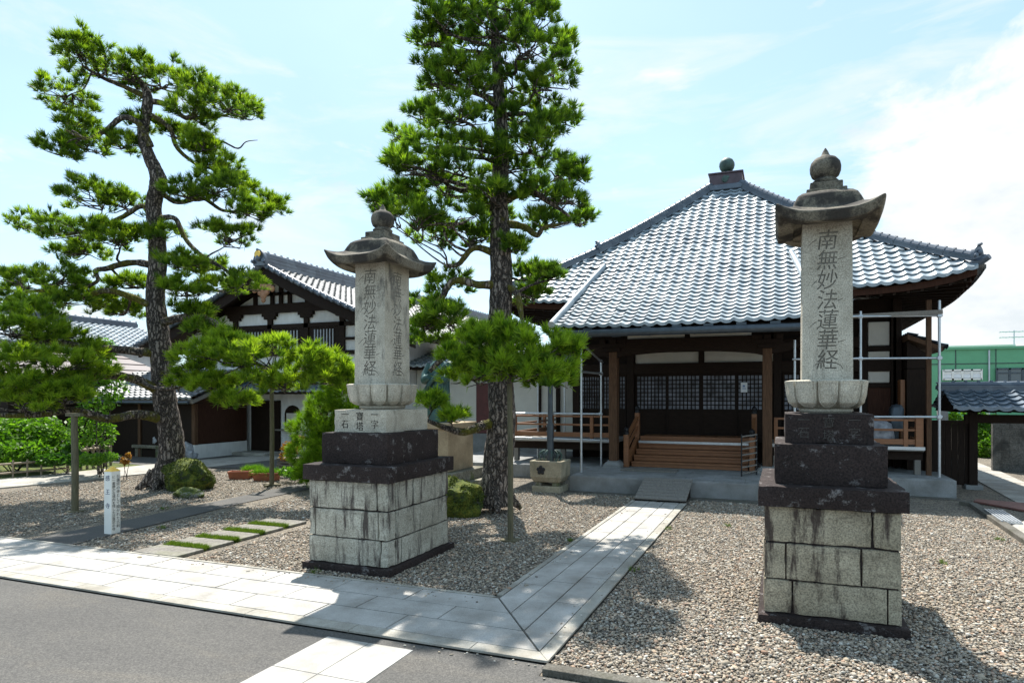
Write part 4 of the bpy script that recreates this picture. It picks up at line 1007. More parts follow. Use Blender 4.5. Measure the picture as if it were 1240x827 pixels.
def ell_pts(c, r, n, shell=.55):
    d = RNG.normal(size=(n, 3)); d /= np.linalg.norm(d, axis=1, keepdims=True)
    rr = RNG.uniform(shell ** 3, 1, (n, 1)) ** (1 / 3)
    rr *= 1 + .16 * np.sin(d[:, :1] * 7 + c[0] * 3) * np.cos(d[:, 1:2] * 6 + c[1])
    return np.array(c) + d * rr * np.array(r), d
def curve_pts(p, q, n=7, sag=.0, wob=.1, rnd=random):
    p, q = Vector(p), Vector(q); L = (q - p).length; out = []
    o1 = Vector((rnd.uniform(-1, 1), rnd.uniform(-1, 1), rnd.uniform(-.6, .6))) * wob * L; o2 = Vector((rnd.uniform(-1, 1), rnd.uniform(-1, 1), rnd.uniform(-.6, .6))) * wob * L
    for i in range(n):
        t = i / (n - 1); out.append(p + (q - p) * t + (o1 * math.sin(math.pi * t) + o2 * math.sin(2 * math.pi * t)) * .8 + Vector((0, 0, -sag * L * math.sin(math.pi * t))))
    return out
def spline(pts, n=6):
    """Catmull-Rom through 3-D points with radius as 4th"""
    P = [pts[0]] + list(pts) + [pts[-1]]; out = []
    for i in range(1, len(P) - 2):
        for k in range(n):
            t = k / n; a, b, c, d = (np.array(P[i + j], float) for j in (-1, 0, 1, 2))
            out.append(.5 * ((2 * b) + (-a + c) * t + (2 * a - 5 * b + 4 * c - d) * t * t + (-a + 3 * b - 3 * c + d) * t ** 3))
    out.append(np.array(P[-2], float)); return out
def pine(label, base, trunk_px, Zt, limbs, pads, needles, seed, tuft_len=.15, dens=1.0, nn=30, yspread=.8, group=None, extra=None):
    rnd = random.Random(seed); t = thing('pine_tree', label, 'tree', base, group)
    tr = [(*PZ(x, y, z), r) for x, y, z, r in trunk_px]
    sp = spline(tr, 7); m = MB(); m.tube([p[:3] for p in sp], [p[3] for p in sp], 16, .05)
    b0 = Vector(tr[0][:3])
    for k in range(6):          # root flare
        w = k * 1.05 + rnd.uniform(-.2, .2); r0 = tr[0][3]
        m.tube([b0 + Vector((math.cos(w) * r0 * .5, math.sin(w) * r0 * .5, .35)), b0 + Vector((math.cos(w) * r0 * .95, math.sin(w) * r0 * .95, .10)), b0 + Vector((math.cos(w) * r0 * 1.5, math.sin(w) * r0 * 1.5, -.04))], [r0 * .35, r0 * .3, r0 * .12], 8, .05)
    tk = m.build('trunk', 'bark', t, smooth=70)
    anchors = [(Vector(p[:3]), p[3]) for p in sp[4:]]
    for lm in limbs:
        pts = [(*PZ(x, y, z), r) for x, y, z, r in lm]; s2 = spline(pts, 6)
        mm = MB(); mm.tube([p[:3] for p in s2], [p[3] for p in s2], 10, .12); mm.build('limb', 'bark_mossy', t, smooth=70)
        anchors += [(Vector(p[:3]), p[3]) for p in s2[3:]]
    tw = MB(); TP = []; TD = []; TB = []
    for (x, y, rx, ry, *zz) in pads:
        Z = zz[0] if zz else Zt + rnd.uniform(-yspread, yspread)
        c = PZ(x, y, Z); a, b = rx * Z / F, ry * Z / F
        # limb from the trunk or a bough to the pad
        best = min(anchors, key=lambda k: (k[0] - c).length + max(0, (k[0].z - c.z)) * .5 + (0 if k[1] > .03 else .6))
        bias = .22 if len(zz) else 0.0
        L = (best[0] - c).length; cp = curve_pts(best[0], c - Vector((0, 0, b * .35)), 8, .03, .13, rnd); r0 = min(best[1] * .55, .022 + .02 * L)
        tw.tube(cp, [r0 * (1 - .7 * i / 7) for i in range(8)], 7, .1)
        b *= 1.18; ns = max(6, int((8 + a * 17) * dens)); subs = []
        for k in range(ns):
            w = rnd.uniform(0, 6.283); q = math.sqrt(rnd.uniform(.03, 1.12))
            sc = c + Vector((math.cos(w) * a * q, math.sin(w) * a * q, b * (.75 * (1 - q * q) + rnd.uniform(-.75, .55))))
            if k % 2 == 0: tw.tube(curve_pts(cp[rnd.randint(5, 7)], sc - Vector((0, 0, .04)), 5, .02, .16, rnd), [.017, .014, .011, .008, .005], 5)
            subs.append(sc)
        for sc in subs:
            n = rnd.randint(4, 8); rr = rnd.uniform(.10, .17)
            d = RNG.normal(size=(n, 3)); d[:, 2] = np.abs(d[:, 2]) * .8 - .05; d /= np.linalg.norm(d, axis=1, keepdims=True)
            p = np.array(sc) + d * rr * RNG.uniform(.3, 1.0, (n, 1))
            o = d.copy(); o[:, 2] += .85; o[:, :2] += (p - np.array(c))[:, :2] / max(a, .2) * .45
            TP.append(p); TD.append(o); TB.append(np.full(n, bias + rnd.uniform(-.16, .16)))
    tw.build('branch', 'bark', t, smooth=70)
    V, Fc, tint = tuft_mesh(np.vstack(TP), np.vstack(TD), tuft_len, nn, .016)
    tint = np.clip(tint + np.repeat(np.concatenate(TB), nn * 3), 0, 1)
    mesh_np('crown', V, Fc, needles, t, tint); print('pine', len(V) // 3)
    return t
ZL = PZ(0, 0, 1) and 14.1
PL_pads = [(95, 62, 28, 16), (122, 85, 32, 15), (76, 120, 32, 13), (160, 92, 34, 15), (200, 102, 36, 16), (240, 112, 32, 15), (278, 130, 26, 13), (300, 136, 15, 11), (92, 150, 20, 9), (70, 184, 17, 10), (103, 178, 20, 9), (148, 177, 20, 9), (178, 150, 18, 8), (232, 138, 25, 10), (215, 165, 18, 9), (246, 176, 20, 9), (264, 196, 24, 11), (262, 212, 20, 7),
    (115, 240, 33, 12), (150, 248, 22, 10), (62, 277, 38, 11), (105, 283, 40, 14), (138, 290, 26, 10), (100, 306, 28, 6), (227, 236, 24, 9), (262, 230, 32, 13), (292, 228, 16, 10), (326, 248, 17, 12), (302, 258, 22, 8), (282, 286, 32, 11), (195, 288, 25, 9),
    (28, 345, 34, 13), (72, 337, 30, 12), (18, 370, 36, 13), (75, 366, 38, 11), (128, 367, 28, 9), (163, 346, 22, 8), (222, 320, 23, 9), (250, 325, 23, 9), (295, 346, 26, 11), (226, 350, 22, 8), (265, 350, 22, 9), (152, 378, 18, 7), (230, 378, 18, 7), (250, 400, 22, 7)]
near_pads = [(20, 400, 40, 15, 12.2), (62, 408, 28, 12, 12.6), (18, 436, 35, 13, 11.8), (70, 440, 34, 13, 12.2), (15, 462, 30, 12, 11.6), (60, 466, 32, 11, 12.0), (110, 455, 22, 9, 12.8), (28, 490, 32, 9, 11.6), (78, 482, 24, 8, 11.9), (40, 382, 30, 12, 12.5), (100, 425, 22, 9, 13)]
right_pads = [(235, 440, 22, 14, 12.8), (262, 430, 26, 16, 12.6), (292, 440, 32, 20, 12.4), (330, 440, 32, 22, 12.3), (368, 440, 28, 18, 12.4), (398, 448, 22, 15, 12.5), (345, 468, 26, 13, 12.3), (258, 468, 26, 10, 12.7), (285, 488, 22, 7, 12.6), (228, 462, 18, 10, 12.9), (385, 462, 20, 12, 12.4), (316, 465, 26, 13, 12.4), (275, 415, 18, 8, 12.7), (420, 462, 16, 16, 12.6)]
trunkL = [(198, 588, 14.1, .35), (207, 560, 14.1, .285), (207, 525, 14.05, .25), (199, 480, 14.0, .235), (196, 440, 14.0, .22), (192, 400, 14.0, .215), (188, 360, 14.05, .195), (191, 320, 14.1, .185), (190, 285, 14.1, .175), (186, 250, 14.1, .16), (192, 222, 14.0, .175), (189, 208, 14.0, .15), (180, 188, 14.0, .125), (173, 163, 14.1, .11), (179, 120, 14.1, .10), (170, 98, 14.1, .05)]
limbsL = [
    [(200, 507, 14.0, .13), (165, 502, 13.4, .10), (130, 507, 12.8, .085), (90, 497, 12.3, .07), (40, 503, 11.9, .055), (-20, 502, 11.6, .04)],
    [(196, 474, 14.0, .12), (160, 458, 13.4, .09), (120, 455, 12.9, .085), (85, 467, 12.5, .065), (40, 470, 12.1, .05), (0, 462, 11.8, .04)],
    [(193, 428, 14.0, .11), (150, 424, 13.5, .085), (105, 420, 13.0, .075), (65, 415, 12.6, .06), (25, 420, 12.3, .04)],
    [(191, 392, 14.0, .10), (225, 384, 13.6, .08), (255, 388, 13.2, .065), (280, 410, 12.8, .055), (310, 440, 12.5, .04), (345, 455, 12.4, .03)],
    [(192, 375, 14.0, .09), (165, 362, 13.8, .075), (130, 352, 13.6, .065), (95, 360, 13.5, .055), (55, 352, 13.4, .04), (25, 355, 13.3, .03)],
    [(188, 322, 14.1, .085), (160, 318, 14.0, .07), (130, 325, 13.9, .06), (116, 328, 13.8, .05), (118, 340, 13.7, .04), (100, 350, 13.7, .03)],
    [(190, 255, 14.1, .07), (170, 250, 14.0, .055), (150, 262, 13.9, .05), (120, 275, 13.8, .04), (80, 285, 13.7, .025)],
    [(182, 178, 14.0, .08), (168, 150, 13.9, .065), (148, 143, 13.8, .06), (128, 158, 13.7, .05), (105, 168, 13.6, .035), (80, 158, 13.6, .02)],
    [(178, 118, 14.1, .07), (150, 105, 14.0, .05), (125, 95, 13.9, .04), (100, 80, 13.9, .025)],
    [(179, 122, 14.1, .07), (205, 128, 14.2, .055), (225, 143, 14.3, .05), (255, 142, 14.3, .035), (285, 138, 14.4, .02)],
    [(184, 140, 14.1, .06), (205, 155, 14.2, .05), (215, 180, 14.3, .045), (240, 200, 14.4, .035), (265, 205, 14.4, .02)],
    [(193, 232, 14.1, .07), (215, 245, 14.2, .055), (245, 240, 14.3, .05), (270, 255, 14.4, .035), (300, 255, 14.4, .02)],
    [(191, 265, 14.1, .07), (212, 265, 14.0, .055), (225, 290, 13.9, .05), (245, 310, 13.8, .045), (270, 325, 13.7, .035), (295, 345, 13.7, .02)],
    [(250, 168, 14.4, .03), (270, 172, 14.5, .022), (288, 180, 14.5, .018), (298, 172, 14.5, .012), (312, 170, 14.6, .006)]]
pine('tall crooked black pine at left with layered needle pads and mossy boughs', G(200, 590), trunkL, 14.1, limbsL, [(x, y, rx * 1.08, ry * 1.08) for x, y, rx, ry in PL_pads] + near_pads + right_pads, 'pine_needles', 11, .15, 1.42, 28)
PM_pads = [(555, -40, 40, 20), (610, -45, 45, 20), (585, -15, 55, 18), (545, 8, 36, 17), (625, 5, 42, 20), (536, 30, 24, 12), (600, 35, 48, 18), (655, 32, 34, 17), (522, 50, 20, 9), (682, 55, 14, 9), (640, 62, 42, 16), (578, 68, 42, 16), (676, 78, 22, 15), (548, 85, 26, 11),
    (520, 97, 25, 12), (560, 105, 36, 16), (615, 105, 42, 16), (668, 106, 27, 12), (685, 145, 18, 12), (512, 142, 19, 10), (555, 143, 40, 15), (628, 145, 42, 15), (660, 160, 32, 12), (488, 170, 19, 12), (528, 175, 36, 14), (580, 180, 32, 12), (640, 180, 38, 14), (505, 205, 31, 14), (550, 207, 34, 13), (620, 205, 38, 14), (672, 210, 29, 12), (699, 215, 14, 10),
    (484, 197, 15, 9), (495, 236, 25, 12), (540, 235, 36, 14), (600, 240, 38, 12), (655, 237, 32, 13), (688, 241, 20, 10), (502, 264, 31, 12), (550, 266, 40, 14), (605, 266, 32, 12), (665, 271, 26, 11), (702, 268, 16, 8), (457, 245, 9, 7), (475, 258, 16, 8), (522, 286, 26, 10), (570, 290, 32, 11), (622, 300, 17, 8), (545, 345, 22, 15), (522, 370, 24, 13), (545, 388, 24, 12), (515, 395, 16, 10), (522, 408, 22, 11), (560, 420, 22, 11), (640, 335, 22, 10), (665, 336, 15, 9), (645, 360, 18, 8)]
front_pads = [(562, 438, 24, 16, 9.2), (580, 428, 34, 20, 9.0), (615, 425, 36, 22, 8.9), (650, 428, 34, 20, 8.9), (675, 440, 24, 16, 9.0), (600, 452, 36, 16, 8.8), (640, 456, 36, 14, 8.8), (565, 455, 30, 13, 9.1), (690, 425, 12, 8, 9.1), (622, 408, 26, 10, 9.0), (668, 462, 22, 10, 8.9), (585, 408, 20, 9, 9.2)]
low_pads = [(524, 490, 16, 6, 10.6), (550, 507, 13, 5, 10.5)]
trunkM = [(601, 612, 11.1, .31), (600, 590, 11.1, .27), (604, 550, 11.1, .265), (608, 505, 11.1, .25), (606, 460, 11.1, .235), (605, 400, 11.1, .215), (607, 340, 11.1, .20), (606, 290, 11.1, .185), (604, 240, 11.1, .165), (607, 190, 11.1, .145), (606, 140, 11.1, .12), (602, 80, 11.1, .095), (598, 20, 11.1, .07), (595, -40, 11.1, .04)]
limbsM = [
    [(605, 512, 11.1, .11), (585, 515, 10.9, .085), (562, 523, 10.7, .07), (540, 518, 10.6, .05), (515, 508, 10.5, .03)],
    [(604, 402, 11.1, .10), (570, 408, 10.9, .08), (545, 425, 10.8, .065), (520, 450, 10.7, .04)],
    [(604, 345, 11.1, .09), (580, 345, 10.9, .07), (550, 340, 10.8, .06), (535, 360, 10.8, .05), (520, 375, 10.8, .03)],
    [(606, 455, 11.0, .10), (612, 440, 10.3, .08), (618, 435, 9.6, .065), (622, 440, 9.0, .05), (650, 440, 8.9, .035)],
    [(610, 345, 11.1, .08), (625, 355, 10.9, .06), (630, 375, 10.8, .05), (634, 395, 10.7, .03)],
    [(606, 270, 11.1, .08), (635, 275, 11.0, .06), (650, 285, 10.9, .05), (660, 275, 10.8, .035), (690, 270, 10.8, .02)],
    [(606, 245, 11.1, .08), (640, 232, 11.0, .06), (665, 245, 10.9, .045), (690, 262, 10.9, .02)],
    [(605, 310, 11.1, .07), (575, 300, 11.0, .055), (555, 320, 10.9, .045), (540, 322, 10.8, .03)]]
pine('tallest pine in the yard, straight trunk beside the left stone pillar', G(603, 615), trunkM, 11.1, limbsM, PM_pads + front_pads + low_pads, 'pine_needles_dark', 23, .135, 1.2, 28, .9)
def stake(x, y, top_y, r, label, cross=False):
    p = G(x, y); Z = (EYE) * F / (y - H0); q = PZ(x + (-1 if not cross else 0), top_y, Z)
    t = thing('prop_post', label, 'post', p, 'wooden props under pine boughs')
    m = MB(); m.tube([p, p + (q - p) * .5 + Vector((.01, 0, 0)), q], [r, r * .95, r * .9], 10, .05); m.build('pole', 'stake_wood', t, smooth=60)
    m = MB()
    if cross: m.bar(p + Vector((-.22, 0, .03)), p + Vector((.22, .03, .03)), .07, .06); m.bar(p + Vector((0, -.2, .03)), p + Vector((0, .2, .03)), .07, .05)
    else: m.cbox((p.x, p.y, 0), .26, .2, .03)
    m.build('foot', 'stake_wood', t, bevel=.005)
    m = MB(); m.bar(q + Vector((-.2, 0, 0)), q + Vector((.2, 0, 0)), .06, .06); m.build('crosspiece', 'stake_wood', t)
stake(91, 620, 502, .055, 'thick mossy wooden prop under the left pine, standing left of the white signpost')
stake(329, 589, 468, .05, 'wooden prop with crossed feet behind the terracotta troughs', True)
stake(618, 655, 452, .042, 'slim wooden prop standing in front of the tallest pine')

# rocks
def rock(name, c, r, mat, label, seed, cat='rock', n=4):
    bm = bmesh.new(); bmesh.ops.create_icosphere(bm, subdivisions=n, radius=1)
    rnd = random.Random(seed); ph = [Vector((rnd.uniform(-1, 1), rnd.uniform(-1, 1), rnd.uniform(-1, 1))).normalized() for _ in range(14)]; of = [rnd.uniform(.68, .98) for _ in ph]
    from mathutils import noise as mn
    for v in bm.verts:
        d = v.co.normalized(); s = 1.0
        for p, o in zip(ph, of):
            k = d.dot(p)
            if k > 0 and k * s > o: s = o / k
        s *= 1 + .16 * mn.noise(d * 2.3 + Vector((seed, 0, 0))) + .09 * mn.noise(d * 6 + Vector((0, seed, 0))) + .04 * mn.noise(d * 16)
        v.co = Vector((d.x * s * r[0], d.y * s * r[1], max(-.15 * r[2], d.z * s * r[2] + .55 * r[2])))
    me = bpy.data.meshes.new(name); bm.to_mesh(me); bm.free(); me.shade_smooth(); me.set_sharp_from_angle(angle=R(32)); me.materials.append(MATS[mat])
    o = bpy.data.objects.new(name, me); COL.objects.link(o); o.location = c; tag(o, label, cat)
    if mat == 'mossy_rock':
        P = []; D = []
        from mathutils import noise as mn
        for f in me.polygons:
            if f.normal.z > -.1 and f.center.z > .05 and mn.noise(Vector(f.center) * 4 + Vector((seed, 0, 0))) > -.22:
                for _ in range(2 if f.area > .0015 else 1): P.append(Vector(f.center) + Vector((rnd.uniform(-.02, .02), rnd.uniform(-.02, .02), 0)) + o.location); D.append(f.normal)
        V, Fc, ti = tuft_mesh(np.array([tuple(x) for x in P]), np.array([tuple(x) for x in D]) + RNG.normal(size=(len(P), 3)) * .2, .028, 9, .010, 1.3); mesh_np('moss', V, Fc, 'moss_dark', o, np.clip(ti, 0, 1)); 
    return o
rock('mossy_boulder', G(230, 593), (.66, .48, .45), 'mossy_rock', 'mossy boulder at the foot of the left pine', 4)
rock('flat_stone', G(226, 602), (.40, .24, .13), 'grey_rock', 'small flat grey stone in front of the mossy boulder', 9)
rock('mossy_boulder', Vector((-5.42, 9.6, 0)), (.52, .42, .46), 'mossy_rock', 'dark mossy boulder between the left pillar and the tallest pine', 6)
rock('garden_rock', G(50, 563), (.85, .5, .50), 'grey_rock', 'rounded grey rock in the garden behind the low bamboo fence', 12)

# ------------------------------------------------------------------ signpost
def sign():
    p = G(136, 646); t = thing('sign_stake', 'white square stake with black writing and yellow pointed top', 'sign', p)
    ang = R(16); M = Matrix.Translation(p) @ Matrix.Rotation(.07, 4, 'Z'); w = .145; hgt = .96
    m = MB(); m.box((-w / 2, -w / 2, 0), (w / 2, w / 2, hgt), M); st = m.build('stake', 'white_paint', t, bevel=.004)
    m = MB(); vs = [M @ Vector(q) for q in ((-w / 2 - .004, -w / 2 - .004, hgt), (w / 2 + .004, -w / 2 - .004, hgt), (w / 2 + .004, w / 2 + .004, hgt), (-w / 2 - .004, w / 2 + .004, hgt), (0, 0, hgt + .075))]
    m.add(vs, [(3, 2, 1, 0), (0, 1, 4), (1, 2, 4), (2, 3, 4), (3, 0, 4)]); m.build('pointed_top', 'yellow_paint', t)
    RX = M.to_3x3() @ Vector((1, 0, 0)); RY = M.to_3x3() @ Vector((0, 1, 0))
    # left face (the name), right face (two columns)
    for i, ch in enumerate('感王寺'): text('name_writing', ch, .09, 'ink_blue', st, M @ Vector((0, -w / 2 - .001, .86 - .21 * i)), RX, (0, 0, 1), 1, 0, .001)
    text('fine_writing', '日蓮宗の寺として開かれた古刹', .058, 'black_ink', st, M @ Vector((w / 2 + .001, .034, .50)), RY, (0, 0, 1), 1.0, 0, .001)
    text('fine_writing', 'に一番静かな境内を残した日蓮宗の寺', .052, 'black_ink', st, M @ Vector((w / 2 + .001, -.034, .48)), RY, (0, 0, 1), .95, 0, .001)
sign()
# stepping slabs with grass between them
wid = [(-8.13, -7.33, 5.76, 6.17), (-8.14, -7.34, 6.28, 6.66), (-8.15, -7.36, 6.78, 7.14), (-8.15, -7.37, 7.26, 7.62), (-8.16, -7.37, 7.75, 8.12)]
lab = ['grey stepping slab nearest the granite path', 'second grey stepping slab from the granite path, between two grass strips', 'middle one of the five grey stepping slabs in a row', 'fourth grey stepping slab counted from the granite path', 'farthest grey stepping slab, nearest the terracotta troughs']
for (a, b, c, d), l in zip(wid, lab):
    m = MB(); m.box((a, c, .0), (b, d, .045)); tag(m.build('stepping_slab', 'slate_slab', None, bevel=.01), l, 'paving slab', 'stepping slabs in the gravel')
def grass_strip(name, u0, u1, v0, v1, n, mat='moss_grass', ln=.06, w=.006):
    P = np.column_stack([RNG.uniform(u0, u1, n), RNG.uniform(v0, v1, n), np.full(n, .015)]); P[:, 2] += .02 * RNG.random(n)
    D = RNG.normal(size=(n, 3)) * .4; D[:, 2] = 1
    V, Fc, ti = tuft_mesh(P, D, ln, 12, w, 1.0); return struct(mesh_np(name, V, Fc, mat, None, ti), 'stuff')
for i, (a, b, c, d) in enumerate(wid[:-1]): grass_strip('grass', a + .06, b - .03, d + .0, wid[i + 1][2] + .01, 420)
for i, (u, v) in enumerate(((-1.66, 7.2), (-1.66, 9.6), (.2, 4.45), (-2.84, 8.3), (1.9, 8.8), (2.6, 7.4), (-5.2, 5.85), (-9.2, 7.0), (-.8, 10.2), (-10.75, 8.2), (3.0, 10.5))):
    grass_strip('grass', u - .05, u + .05, v - .06, v + .06, 7, 'moss_grass', .05, .005)
# terracotta troughs
def trough(p, L, rot, label, plant):
    t = thing('terracotta_trough', label, 'planter', p, 'terracotta troughs on the gravel')
    M = Matrix.Translation(p) @ Matrix.Rotation(rot, 4, 'Z'); m = MB(); hx, hy = L / 2, .13
    rows = [(hx * .86, hy * .78, 0), (hx * .98, hy * .97, .17), (hx * 1.03, hy * 1.07, .172), (hx * 1.03, hy * 1.07, .21), (hx * .93, hy * .85, .21), (hx * .9, hy * .8, .15)]
    fl = [M @ Vector(q) for (x, y, z) in rows for q in ((-x, -y, z), (x, -y, z), (x, y, z), (-x, y, z))]; fs = [(3, 2, 1, 0), (20, 21, 22, 23)]
    for i in range(5):
        for j in range(4): k = (j + 1) % 4; fs.append((i * 4 + j, i * 4 + k, i * 4 + 4 + k, i * 4 + 4 + j))
    m.add(fl, fs); m.build('trough', 'terracotta', t, bevel=.006)
    if plant:
        P = np.column_stack([RNG.uniform(-hx * .9, hx * .9, 90), RNG.uniform(-.1, .1, 90), np.full(90, .17)]); P = np.array([M @ Vector(q) for q in P]); D = RNG.normal(size=(90, 3)) * .5; D[:, 2] = 1
        V, Fc, ti = tuft_mesh(P, D, .17, 14, .012, 1.0); mesh_np('plants', V, Fc, 'leaves', t, ti)
trough(G(291, 580), .52, .5, 'empty terracotta trough, leftmost of the three', False)
trough(G(306, 578), .50, 1.2, 'terracotta trough with sprouting plants, set crosswise in the middle', True)
trough(G(323, 582), .62, .45, 'longest terracotta trough with green plants, by the crossed foot of the prop', True)
# dark tile stack beside
t = thing('tile_stack', 'stack of dark old roof tiles beside the troughs', 'tiles', G(352, 572))
p = G(352, 572)
for k in range(5):
    m = MB(); m.box((p.x - .32 + .02 * (k % 2), p.y - .2, .01 + k * .085), (p.x + .3 - .03 * (k % 2), p.y + .22, .075 + k * .085)); m.build('tile_layer', 'kerb_dark', t, bevel=.02)

# ------------------------------------------------------------------ shrubs
def shrub(name, label, base, blobs, n, size, mat, kind='leaf', cat='shrub', stems=4, dens_tuft=24, group=None):
    base = sum((Vector(b_[0]) for b_ in blobs), Vector()) / len(blobs); base.z = 0; t = thing(name, label, cat, base, group); m = MB()
    L = []; ctr = [Vector(b_[0]) for b_ in blobs]
    for i in range(stems * max(1, len(blobs) // 2)):
        q = random.choice(ctr); m.tube(curve_pts(base + Vector((random.uniform(-.1, .1), random.uniform(-.1, .1), 0)), q, 6, 0, .08), [x_ * min(1.0, .25 + .45 * max(b_[1][2] for b_ in blobs)) for x_ in (.03, .026, .022, .018, .013, .006)], 6)
    m.build('stem', 'bark', t, smooth=60)
    tot = sum(b_[1][0] * b_[1][1] + b_[1][0] * b_[1][2] for b_ in blobs); V = []; Fc = []; ti = []; o = 0
    for c, r in blobs:
        k = int(n * (r[0] * r[1] + r[0] * r[2]) / tot); p, d = ell_pts(c, r, k, .6)
        ok = p[:, 2] > .03; p, d = p[ok], d[ok]
        if kind == 'leaf': v, f, x = leaf_cloud(p, size)
        else:
            d2 = d.copy(); d2[:, 2] += .7; v, f, x = tuft_mesh(p, d2, size, dens_tuft, .012)
        V.append(v); Fc.append(f + o); ti.append(x); o += len(v)
    mesh_np('foliage', np.vstack(V), np.vstack(Fc), mat, t, np.concatenate(ti)); return t
Zs = 12.0
def blob(x, y, rx, ry, Z, dz=0.0): c = PZ(x, y, Z + dz); return (c, (rx * Z / F, rx * Z / F * .85, ry * Z / F))
shrub('pine_shrub', 'bright yellow green young pine bush behind the left stone pillar', (0, 0, 0),
      [blob(405, 455, 22, 22, 14.2), blob(420, 480, 26, 26, 14.0), blob(392, 500, 24, 24, 14.2), blob(372, 520, 22, 20, 14.4), blob(400, 535, 30, 26, 14.1), blob(365, 548, 18, 16, 14.4), blob(388, 565, 28, 20, 14.0), blob(435, 520, 30, 40, 14.2), blob(372, 572, 16, 12, 13.9)], 2100, .15, 'pine_needles_bright', 'tuft')
pz = G(28, 568)
shrub('round_shrub', 'big rounded leafy shrub at the far left behind the bamboo fence', pz, [blob(15, 530, 40, 26, 17.0), blob(50, 528, 30, 24, 17.0), blob(30, 545, 45, 16, 16.6), blob(-25, 530, 40, 28, 17)], 9000, .075, 'leaves', 'leaf')
shrub('sapling', 'thin airy sapling with light leaves left of the left pine trunk', G(118, 560), [blob(125, 425, 18, 16, 16.5), blob(112, 450, 22, 18, 16.3), blob(140, 470, 14, 20, 16.5), blob(118, 490, 20, 20, 16.2), blob(100, 520, 18, 24, 16.2), blob(128, 525, 12, 20, 16.4)], 2300, .07, 'leaves', 'leaf', 'tree', 3)
shrub('fern_clump', 'low dark leafy clump at the foot of the round shrub', G(75, 566), [blob(62, 556, 18, 7, 16.2), blob(85, 548, 10, 14, 16.6), blob(95, 556, 12, 9, 16.2)], 900, .09, 'leaves_dark', 'leaf')
shrub('low_azalea', 'low yellow green plants along the taller bamboo fence', G(105, 563), [blob(110, 556, 20, 7, 15.6), blob(132, 553, 12, 6, 15.8)], 900, .05, 'leaves', 'leaf')
shrub('red_leaf_plant', 'small red leaved plant behind the white signpost', G(150, 564), [blob(151, 558, 5, 5, 15.4), blob(156, 552, 4, 4, 15.5)], 110, .06, 'leaves_red', 'leaf', 'plant', 3)
shrub('nandina', 'orange tinged leafy bush beside the tile stack', G(352, 560), [blob(352, 542, 12, 8, 16.2), blob(364, 534, 9, 7, 16.0), blob(346, 552, 8, 6, 16.2)], 420, .06, 'leaves_red', 'leaf', 'plant', 3)
shrub('ground_plant', 'bright low plants at the foot of the pine bush', G(362, 580), [blob(358, 572, 14, 8, 14.9), blob(346, 571, 9, 6, 15.1)], 600, .045, 'leaves', 'leaf', 'plant', 2)
shrub('lane_bush', 'bright green bush behind the gate opening', G(1195, 556), [blob(1195, 548, 12, 16, 21), blob(1188, 535, 10, 14, 21.5)], 2600, .075, 'leaves', 'leaf', 'bush', 3)
shrub('lane_bush', 'dark leafy bush beyond the gate, above the bright one', G(1187, 548), [blob(1188, 518, 16, 18, 24), blob(1204, 512, 12, 10, 24.5), blob(1180, 505, 9, 10, 24)], 2600, .09, 'leaves_dark', 'leaf', 'bush', 3)
shrub('cemetery_shrub', 'thin green shrub among the gravestones behind the plank fence', PV(1150, 540, 20.5) * 1 - Vector((0, 0, PV(1150, 540, 20.5).z)), [blob(1150, 500, 8, 14, 22), blob(1172, 498, 8, 8, 22), blob(1160, 510, 14, 10, 22)], 900, .08, 'leaves', 'leaf', 'bush', 3)

# ------------------------------------------------------------------ bamboo fences, left garden
def bamboo_fence(p, q, hgt, n, label, rails=2, thick=.022):
    p, q = Vector(p), Vector(q); t = thing('bamboo_fence', label, 'fence', (p + q) / 2)
    for i in range(n):
        a = p + (q - p) * (i / (n - 1)); m = MB(); m.tube([a, a + Vector((0, 0, hgt + .05))], thick, 8); m.build('post', 'bamboo', t, smooth=50)
    for k in range(rails):
        z = hgt * (.38 + .55 * k / max(1, rails - 1)); m = MB(); m.tube([p + Vector((0, 0, z)), q + Vector((0, 0, z))], thick * 1.25, 8); m.build('rail', 'bamboo', t, smooth=50)
bamboo_fence(G(-60, 587), G(82, 573.5), .42, 9, 'low bamboo fence along the concrete path at far left')
bamboo_fence(G(82, 572), G(134, 564), .62, 8, 'taller thick bamboo fence beside the white signpost', 3, .035)
# stone bench and wrapped bundles before the dark wall
t = thing('stone_bench', 'low grey stone bench before the dark plank wall', 'bench', G(182, 553)); c = G(184, 553); 
m = MB(); m.box((c.x - .75, c.y - .2, .30), (c.x + .75, c.y + .2, .42)); m.build('seat', 'stone_old', t, bevel=.03)
for s in (-.5, .5): m = MB(); m.box((c.x + s - .14, c.y - .15, 0), (c.x + s + .14, c.y + .15, .298)); m.build('leg', 'stone_old', t, bevel=.02)
rock('covered_bundle', c + Vector((.25, .05, .40)), (.2, .18, .26), 'white_sheet', 'pale wrapped bundle on the stone bench', 31, 'bundle')
rock('covered_bundle', G(226, 556), (.36, .3, .42), 'white_sheet', 'white sheet covered heap on the ground right of the left pine trunk', 33, 'bundle')

